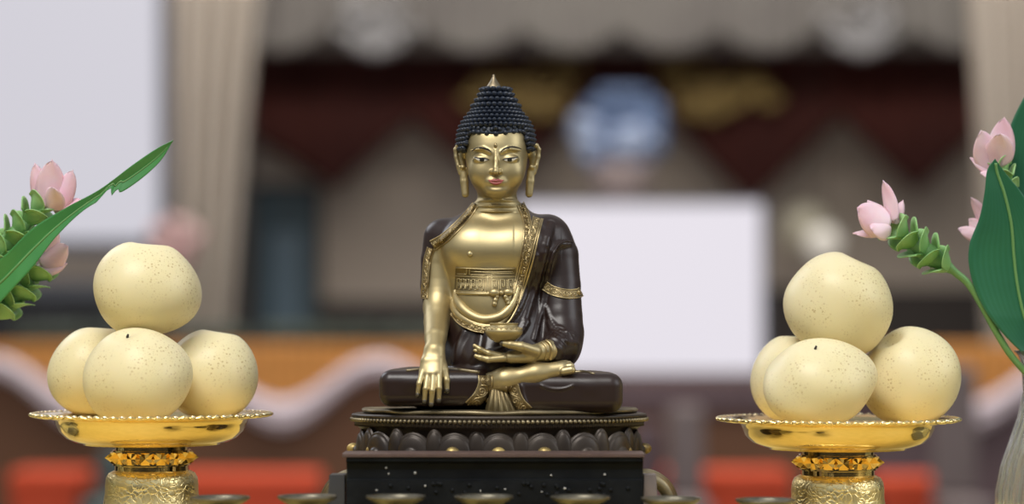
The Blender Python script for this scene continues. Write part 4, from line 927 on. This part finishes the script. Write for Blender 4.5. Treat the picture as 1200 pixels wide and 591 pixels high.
# ======================= pears ================================================================
pm = mat('pear_skin', (.83, .73, .47), .42, 0, (.79, .69, .40), 7, .12, 60, sss=.12, spec=.35, coat=.05, dist=.0008)
t_ = pm.node_tree; b_ = t_.nodes['Principled BSDF']; src = b_.inputs['Base Color'].links[0].from_socket; tc_ = t_.nodes.new('ShaderNodeTexCoord')
last = src
for sc_v, thr, col, am in ((300, .22, (.42, .27, .10), .55), (560, .22, (.50, .36, .15), .40)):
    v = t_.nodes.new('ShaderNodeTexVoronoi'); v.inputs['Scale'].default_value = sc_v; t_.links.new(tc_.outputs['Object'], v.inputs['Vector'])
    w = t_.nodes.new('ShaderNodeMapRange'); w.inputs[1].default_value = thr; w.inputs[2].default_value = thr + .12; w.inputs[3].default_value = am; w.inputs[4].default_value = 0; t_.links.new(v.outputs['Distance'], w.inputs[0])
    nn_ = t_.nodes.new('ShaderNodeTexNoise'); nn_.inputs['Scale'].default_value = 24; t_.links.new(tc_.outputs['Object'], nn_.inputs['Vector']); r_ = t_.nodes.new('ShaderNodeMapRange'); r_.inputs[1].default_value = .38; r_.inputs[2].default_value = .6; t_.links.new(nn_.outputs['Fac'], r_.inputs[0])
    sx = t_.nodes.new('ShaderNodeSeparateColor'); t_.links.new(v.outputs['Color'], sx.inputs[0]); rr_ = t_.nodes.new('ShaderNodeMath'); rr_.operation = 'GREATER_THAN'; rr_.inputs[1].default_value = .35; t_.links.new(sx.outputs[0], rr_.inputs[0])
    m1 = t_.nodes.new('ShaderNodeMath'); m1.operation = 'MULTIPLY'; t_.links.new(w.outputs[0], m1.inputs[0]); t_.links.new(r_.outputs[0], m1.inputs[1]); m2 = t_.nodes.new('ShaderNodeMath'); m2.operation = 'MULTIPLY'; t_.links.new(m1.outputs[0], m2.inputs[0]); t_.links.new(rr_.outputs[0], m2.inputs[1])
    x = t_.nodes.new('ShaderNodeMix'); x.data_type = 'RGBA'; t_.links.new(m2.outputs[0], x.inputs[0]); t_.links.new(last, x.inputs[6]); x.inputs[7].default_value = (*col, 1); last = x.outputs[2]
t_.links.new(last, b_.inputs['Base Color']); M['pear'] = pm
M['stem'] = mat('dark_stem', (.03, .02, .012), .7)
def pear(lab, px, py, y, rx, ry, rz, tilt=(0, 0, 0), seed=0, grp=None, stem=False, dip=.20, taper=0.06):
    from mathutils import Euler
    R = np.array(Euler([math.radians(q) for q in tilt]).to_matrix()); c = W(px, py, y); n, m_ = 96, 64; rg = np.random.RandomState(seed)
    ph = np.linspace(0, PI, m_)[:, None]; a = np.linspace(0, 2 * PI, n, endpoint=False)[None, :]
    r = 1 - dip * np.exp(-(ph / .26) ** 2) - .10 * np.exp(-((PI - ph) / .24) ** 2) + 0 * a
    d = np.stack([np.sin(ph) * np.cos(a), np.sin(ph) * np.sin(a), np.cos(ph) + 0 * a], -1)
    for k in range(4):
        w = rg.normal(size=3) * 1.7; r = r + .016 * np.sin(d @ w * 1.3 + rg.uniform(0, 6))
    sh = np.abs(np.cos(ph)) ** 1.0; P = d * r[..., None]
    P[..., 0] *= (1 - taper * np.cos(ph)); P[..., 1] *= (1 - taper * np.cos(ph))
    P = (P * np.array([rx, ry, rz])) @ R.T * f_(y) + c
    g = G(); g.grid(P, cv=True, flip=True); o = obj('pear', g, M['pear'], base=c); tag(o, lab, 'pear', grp)
    if stem:
        top = c + R @ np.array([0, 0, rz * .84]) * f_(y); g = G(); g.tube([top - R @ np.array([0, 0, 4.]), top + R @ np.array([0, 0, 3.]), top + R @ np.array([1.5, 0, 6.])], [1.8, 1.6, 1.2], 8); g.ell(top, (3.4, 3, 1.6), 10, 6); obj('stem', g, M['stem'], o)
    return o
gl, gr = 'pears on the left gold dish', 'pears on the right gold dish'
pear('pale yellow pear on top of the left pile', 171, 338, 0, 63, 62, 57.5, (6, 4, 20), 1, gl)
pear('front pear of the left pile with a dark stem scar on top', 161, 440.5, -58, 63.6, 61, 56.5, (24, -10, 0), 2, gl, True, .12)
pear('pear at the left end of the left pile behind the front pear', 114, 437, 50, 58, 56, 56, (-8, 8, 40), 3, gl)
pear('pear at the right end of the left pile with its hollow crown upward', 248, 438.5, 40, 55, 55, 54.5, (10, 4, 80), 4, gl)
pear('pale yellow pear on top of the right pile with a dented crown', 983, 357, 14, 63, 61, 61.5, (10, 22, 10), 5, gr, dip=.16)
pear('broad front pear of the right pile', 959, 447, -58, 67, 57, 50, (30, -10, 0), 6, gr, True, .10)
pear('pear almost hidden behind the broad front pear on the right dish', 934, 444, 56, 54, 52, 53, (0, 0, 30), 7, gr)
pear('pear at the right end of the right pile leaning with its crown to the left', 1067, 442, 24, 60, 57, 57.5, (14, -30, 0), 8, gr, dip=.26)
# ======================= flowers in glass vases ================================================
M['leaf'] = mat('leaf_green', (.045, .205, .06), .38, 0, (.07, .27, .07), 12, .2, 60, spec=.45, coat=.1)
M['leafr'] = mat('deep_leaf_green', (.018, .115, .060), .42, 0, (.028, .15, .075), 10, .2, 60, spec=.4)
M['bract'] = mat('bract_green', (.22, .44, .15), .42, 0, (.34, .56, .24), 25, .1, 60, sss=.1)
M['stemg'] = mat('stem_green', (.14, .30, .10), .5)
M['pink'] = mat('pale_pink_petal', (.82, .47, .55), .5, 0, (.86, .62, .67), 30, .1, 60, sss=.2)
for k_, sc_v in (('leaf', 1), ('leafr', 1)):   # fine parallel veins along the blade
    t_ = M[k_].node_tree; b_ = t_.nodes['Principled BSDF']; uvn = t_.nodes.new('ShaderNodeUVMap'); w = t_.nodes.new('ShaderNodeTexWave'); w.bands_direction = 'Y'; w.inputs['Scale'].default_value = 5; w.inputs['Distortion'].default_value = .6
    t_.links.new(uvn.outputs[0], w.inputs['Vector']); s0 = b_.inputs['Base Color'].links[0].from_socket; x = t_.nodes.new('ShaderNodeMix'); x.data_type = 'RGBA'; x.blend_type = 'MULTIPLY'; mr = t_.nodes.new('ShaderNodeMapRange'); mr.inputs[3].default_value = .0; mr.inputs[4].default_value = .35
    t_.links.new(w.outputs['Fac'], mr.inputs[0]); t_.links.new(mr.outputs[0], x.inputs[0]); t_.links.new(s0, x.inputs[6]); x.inputs[7].default_value = (.55, .8, .5, 1); t_.links.new(x.outputs[2], b_.inputs['Base Color'])
def add_uv(o, n, m):
    """uv of an n x m grid mesh"""
    me = o.data; uv = me.uv_layers.new(name='UVMap'); li = np.zeros(len(me.loops), np.int32); me.loops.foreach_get('vertex_index', li)
    uv.data.foreach_set('uv', np.stack([(li // m) / (n - 1), (li % m) / (m - 1)], 1).astype(np.float32).ravel())
def blade(name, parent, up, lo, yc, m_, fold=8., n=60, m=17, base=None, bite=None, ymid=None, wave=2.):
    """leaf blade between two outline curves; yc = depths along it; fold = depth of the keel"""
    U = spline(up, n); Lw = spline(lo, n); yc = np.interp(np.linspace(0, 1, n), np.linspace(0, 1, len(yc)), yc); v = np.linspace(0, 1, m)
    if bite is not None:
        for c0, wd, dp in bite:
            k = np.exp(-((np.linspace(0, 1, n) - c0) / wd) ** 4)[:, None] * dp; Lw = Lw * (1 - k) + U * k
    q = U[:, None] * (1 - v)[None, :, None] + Lw[:, None] * v[None, :, None]; wd = np.linalg.norm(U - Lw, axis=1)
    y = yc[:, None] + fold * (1 - np.abs(2 * v - 1))[None, :] * (wd / wd.max())[:, None] + wave * np.sin(np.linspace(0, 9, n))[:, None] * (2 * v - 1)[None, :]
    f = (DC + y) / DC; P = np.stack([(q[..., 0] - 600) * f, y, ZC + (HZ - q[..., 1]) * f], -1)
    g = G(); g.grid(P); o = obj(name, g, m_, parent, base=base); add_uv(o, n, m); solid(o, .9); return o, P
def frame(d):
    d = np.array(d, float); d /= np.linalg.norm(d); a = np.cross(d, [0, 1, 0]); a /= np.linalg.norm(a); b = np.cross(a, d); return d, a, b
def petal3(name, parent, base, dr, nrm, ln_, w, cup, curl, m_, n=16, m=11, ruffle=.6, spoon=False):
    dr = np.array(dr, float); dr /= np.linalg.norm(dr); nrm = np.array(nrm, float); nrm -= dr * (nrm @ dr); nrm /= np.linalg.norm(nrm); sd = np.cross(dr, nrm)
    t = np.linspace(0, 1, n)[:, None]; s = np.linspace(-1, 1, m)[None, :]
    half = w / 2 * (np.clip(np.sin(PI * np.clip(t, 0, 1) ** .85), 0, 1) ** .55 * .9 + .22 * (1 - t) ** 2)
    if spoon: half = w / 2 * (.42 + .58 * np.sin(PI / 2 * t ** .8)) * np.clip(1 - t ** 7, 0, 1) ** .5; curl = curl * (t ** 2 * .35 + .65 * np.clip((t - .62) / .38, 0, 1) ** 1.6) / np.maximum(t ** 2, 1e-3)
    P = np.array(base)[None, None] + dr * (ln_ * t - .04 * ln_ * s ** 2 * t)[..., None] + sd * (half * s)[..., None] + nrm * (-cup * s ** 2 * (half / (w / 2)) + curl * t ** 2 + ruffle * np.sin(5 * s + 7 * t) * t)[..., None]
    g = G(); g.grid(P); o = obj(name, g, m_, parent); solid(o, .8); return o
def bract(parent, c, ax, ang, r0, r1, ln_, m_, lip=3., spread=100):
    """cup-like bract hugging the spike, its lip rolled outward"""
    d, a, b = frame(ax); th = np.radians(np.linspace(ang - spread, ang + spread, 23)); t = np.linspace(0, 1, 13)
    s = np.abs(np.linspace(-1, 1, 23)); out = np.array([math.cos(math.radians(ang)), math.sin(math.radians(ang))])
    P = np.zeros((13, 23, 3))
    for i, tt in enumerate(t):
        r = r0 + (r1 - r0) * tt ** .7 + lip * max(0, tt - .72) ** 1.3 * 6 * .7; h = ln_ * (tt - .42 * (s ** 2.4) * tt) - lip * .9 * max(0, tt - .8) * 4
        off = r1 * .42 * tt ** 1.2
        P[i] = c + np.outer(h, d) + np.outer(r * np.cos(th), a) + np.outer(r * np.sin(th), b) + off * (out[0] * a + out[1] * b)
    g = G(); g.grid(P); o = obj('bract', g, m_, parent); solid(o, 1.0); return o
def spike(lab, base_pt, tip_pt, stem_pts, rows, r, petals, grp='pink curcuma flowers', ln_=22, seed=1):
    """curcuma: bracts wound round an axis, pink petals at the head"""
    A, Bp = W(*base_pt), W(*tip_pt); t = thing('curcuma_flower', lab, 'flower', W(*stem_pts[-1]), grp); rg = random.Random(seed)
    sp_ = spline([W(*q) for q in stem_pts], 40); g = G(); g.tube(np.vstack([[A + (Bp - A) * .8], [A + (Bp - A) * .3], sp_]), np.concatenate([[r * .3, r * .5], np.linspace(4.6, 3.6, 40)]), 10); obj('stem', g, M['stemg'], t)
    rows += 1
    for k in range(rows):
        u = (k + .1) / rows; c = A + (Bp - A) * u; rr = r * (1 - .28 * abs(u - .35))
        d, a_, b_ = frame(Bp - A)
        for j in range(3):
            th = math.radians(j * 120 + k * 60 + rg.uniform(-9, 9)); out = math.cos(th) * a_ + math.sin(th) * b_
            bract(t, c, Bp - A, math.degrees(th), rr * .22, rr * .66, ln_ * rg.uniform(1.1, 1.3), M['bract'], 3.2, 74)
    for (p, dr, nrm, l, w, cup, curl) in petals: petal3('petal', t, W(*p), dr, nrm, l, w, cup, curl, M['pink'])
    return t
VR, VL = np.array([px2u(1252, 40), 40., 0.]), np.array([px2u(-94, 40), 40., 0.])
# right-hand vase: flowers and leaves
yv = 30
rs = [(1118, 318, 15), (1140, 340, 20), (1180, 410, 30), (1225, 470, 36), (1248, 560, 40)]
spike('pink flower on a green bract spike leaning left over the right pears', (1112, 316, 14), (1050, 268, 0), rs, 4, 25, [
    ((1044, 262, -4), (-.75, -.1, .30), (.2, -.9, .3), 46, 44, 9, 4), ((1040, 264, 4), (-.9, 0, -.28), (-.1, -.5, .9), 42, 22, 6, 3), ((1046, 260, 4), (-.18, .1, 1), (-.6, -.8, 0), 50, 19, 5, 3), ((1047, 262, 6), (.35, .2, .8), (-.3, -.9, 0), 32, 14, 5, -2), ((1042, 262, 10), (-.5, .4, .6), (.2, -.9, .1), 40, 30, 8, 2), ((1044, 266, -8), (-.55, -.3, -.1), (0, -.9, .4), 32, 26, 8, 3)], ln_=21, seed=4)
spike('pink flower at upper right in front of the tallest leaf', (1186, 236, 40), (1172, 196, 38), [(1188, 240, 41), (1205, 320, 44), (1225, 420, 42), (1246, 560, 40)], 2, 17, [
    ((1168, 196, 34), (-.45, -.2, .8), (.3, -.9, .2), 50, 40, 8, 4), ((1170, 196, 40), (.12, 0, 1), (-.2, -.9, 0), 60, 34, 8, 4), ((1168, 198, 36), (-1, -.1, .32), (0, -.7, .7), 36, 20, 5, 3), ((1170, 200, 32), (-.9, -.3, -.25), (0, -.7, .7), 26, 20, 5, 3), ((1172, 196, 28), (-.1, -.4, .9), (-.1, -.9, 0), 44, 36, 8, 3)], seed=6)
spike('pink flower peeping out left of the broad deep green leaf', (1178, 296, 62), (1160, 276, 60), [(1180, 300, 62), (1200, 360, 60), (1228, 450, 50), (1250, 560, 44)], 2, 14, [
    ((1156, 272, 58), (-1, -.1, .05), (0, -.8, .6), 36, 26, 7, 3), ((1156, 270, 60), (-.4, 0, .95), (-.6, -.7, 0), 44, 18, 6, 4), ((1158, 272, 62), (-.75, .1, .5), (0, -.9, .3), 28, 22, 6, 2)], seed=9)
lf = thing('long_leaf', 'broad deep green leaf at the right edge rising from the glass vase', 'leaf', W(1240, 560, 32), 'green leaves beside the flowers')
o_, P_ = blade('blade', lf, [(1166, 186), (1157, 200), (1154, 225), (1148, 255), (1136, 288), (1137, 320), (1150, 356), (1170, 385), (1196, 412), (1230, 440)], [(1166, 186), (1180, 205), (1200, 230), (1222, 270), (1240, 310), (1246, 340), (1246, 370), (1244, 395), (1242, 420), (1240, 442)], [4, 6, 8, 10, 12, 16, 24, 30], M['leafr'], 12, 80)
g = G(); mid = P_[:, 8] - [0, .8, 0]; g.tube(np.vstack([mid[3:], W(1242, 500, 34)[None], W(1244, 575, 38)[None]]), 1.8, 8); obj('midrib', g, M['stemg'], lf)
lf = thing('long_leaf', 'tall green leaf at the right edge behind the pink upper flower', 'leaf', W(1250, 560, 52), 'green leaves beside the flowers')
o_, P_ = blade('blade', lf, [(1214, 96), (1199, 116), (1184, 148), (1176, 180), (1172, 210), (1178, 260), (1196, 330), (1226, 410), (1240, 450)], [(1214, 96), (1230, 130), (1244, 170), (1252, 210), (1258, 260), (1262, 330), (1258, 400), (1252, 430), (1250, 452)], [56, 58, 60, 62, 62, 56, 50], M['leafr'], 10, 80)
g = G(); mid = P_[:, 8] - [0, .8, 0]; g.tube(np.vstack([mid[3:], W(1252, 560, 48)[None]]), 1.8, 8); obj('midrib', g, M['stemg'], lf)
# left-hand vase
spike('pink flower on a green spike at left above the slanting leaf', (-14, 312, 22), (50, 238, 14), [(-20, 318, 23), (-50, 380, 32), (-74, 450, 38), (-84, 560, 40)], 5, 24, [
    ((56, 244, 8), (.12, -.1, 1), (.1, -.9, 0), 58, 36, 9, 4), ((56, 244, 14), (-.32, .1, 1), (.3, -.9, 0), 56, 26, 7, 4), ((60, 244, 10), (.5, 0, .8), (-.3, -.9, 0), 52, 30, 8, 4), ((62, 244, 14), (.85, 0, .2), (-.1, -.8, .5), 36, 26, 7, 3), ((58, 246, 4), (.3, -.5, .6), (-.1, -.9, 0), 36, 28, 8, 4)], ln_=22, seed=12)
spike('pink flower on a green spike at left below the slanting leaf', (-6, 372, 34), (46, 316, 30), [(-10, 376, 34), (-40, 420, 38), (-70, 470, 40), (-82, 560, 40)], 4, 25, [
    ((46, 308, 24), (.8, -.1, .4), (-.2, -.9, .2), 42, 34, 8, 4), ((46, 306, 28), (.45, 0, .85), (-.3, -.9, 0), 46, 28, 7, 4), ((44, 312, 26), (.9, 0, .02), (0, -.7, .7), 36, 24, 7, 3)], ln_=22, seed=15)
lf = thing('long_leaf', 'slanting pointed green leaf at left with bitten lower edge above the pears', 'leaf', W(-88, 560, 40), 'green leaves beside the flowers')
o_, P_ = blade('blade', lf, [(-70, 430), (-44, 352), (-18, 318), (8, 297), (39, 267), (78, 243), (117, 222), (156, 193), (184, 174), (203, 164.5)], [(-62, 434), (-36, 408), (-14, 372), (10, 344), (39, 312), (66, 277), (103, 243), (148, 222), (184, 193), (203, 165)], [38, 24, 6, -4, -8, -10, -12, -14, -16], M['leaf'], 8, 140, 17, bite=[(.712, .016, .50), (.745, .009, .22)], wave=1.5)
g = G(); mid = P_[:, 9] - [0, .6, 0]; g.tube(np.vstack([W(-86, 575, 40)[None], W(-78, 500, 40)[None], mid[:-6]]), np.concatenate([[2.4, 2.4], np.linspace(2, .6, len(mid) - 6)]), 8); obj('midrib', g, M['stemg'], lf)
# ribbed glass vases
gm = bpy.data.materials.new('ribbed_glass'); gm.use_nodes = True; b_ = gm.node_tree.nodes['Principled BSDF']; b_.inputs['Base Color'].default_value = (.93, .97, .95, 1); b_.inputs['Transmission Weight'].default_value = .94; b_.inputs['Roughness'].default_value = .08; b_.inputs['IOR'].default_value = 1.45; M['glass'] = gm
def vase(lab, c):
    rib = lambda r, z, a: (r * (1 + (.018 * np.cos(a * 28) if 4 < z < 205 and r > 30 else 0 * a)), z + 0 * a)
    g = G(); zl = ZC + (HZ - 411) * f_(40)
    g.lathe([(0, 0), (70, 0), (78, 4), (84, 20), (84, 50), (78, 80), (68, 110), (58, 140), (52, 170), (53, zl - 18), (58, zl - 6), (62, zl), (63.5, zl), (63, zl - 3), (60, zl - 7), (55.5, zl - 19), (54.5, 170)], c, 224, mod=rib)
    P = [(54.5, 170), (50, 170), (51, zl - 18)]
    g = G(); g.lathe([(0, 0), (70, 0), (78, 4), (84, 20), (84, 50), (78, 80), (68, 110), (58, 140), (52, 170), (53, zl - 18), (58, zl - 6), (63, zl - 1), (63, zl), (61.5, zl), (56, zl - 6), (50.5, zl - 18), (49.5, 170), (55, 140), (65, 110), (75, 80), (81, 50), (81, 20), (75, 8), (0, 7)], c, 224, mod=rib)
    o = obj('glass_vase', g, M['glass'], base=c); tag(o, lab, 'vase', 'ribbed glass vases'); return o
vase('ribbed clear glass vase at the right edge holding leaves and pink flowers', VR)
vase('ribbed clear glass vase holding the slanting leaf and pink flowers at left', VL)
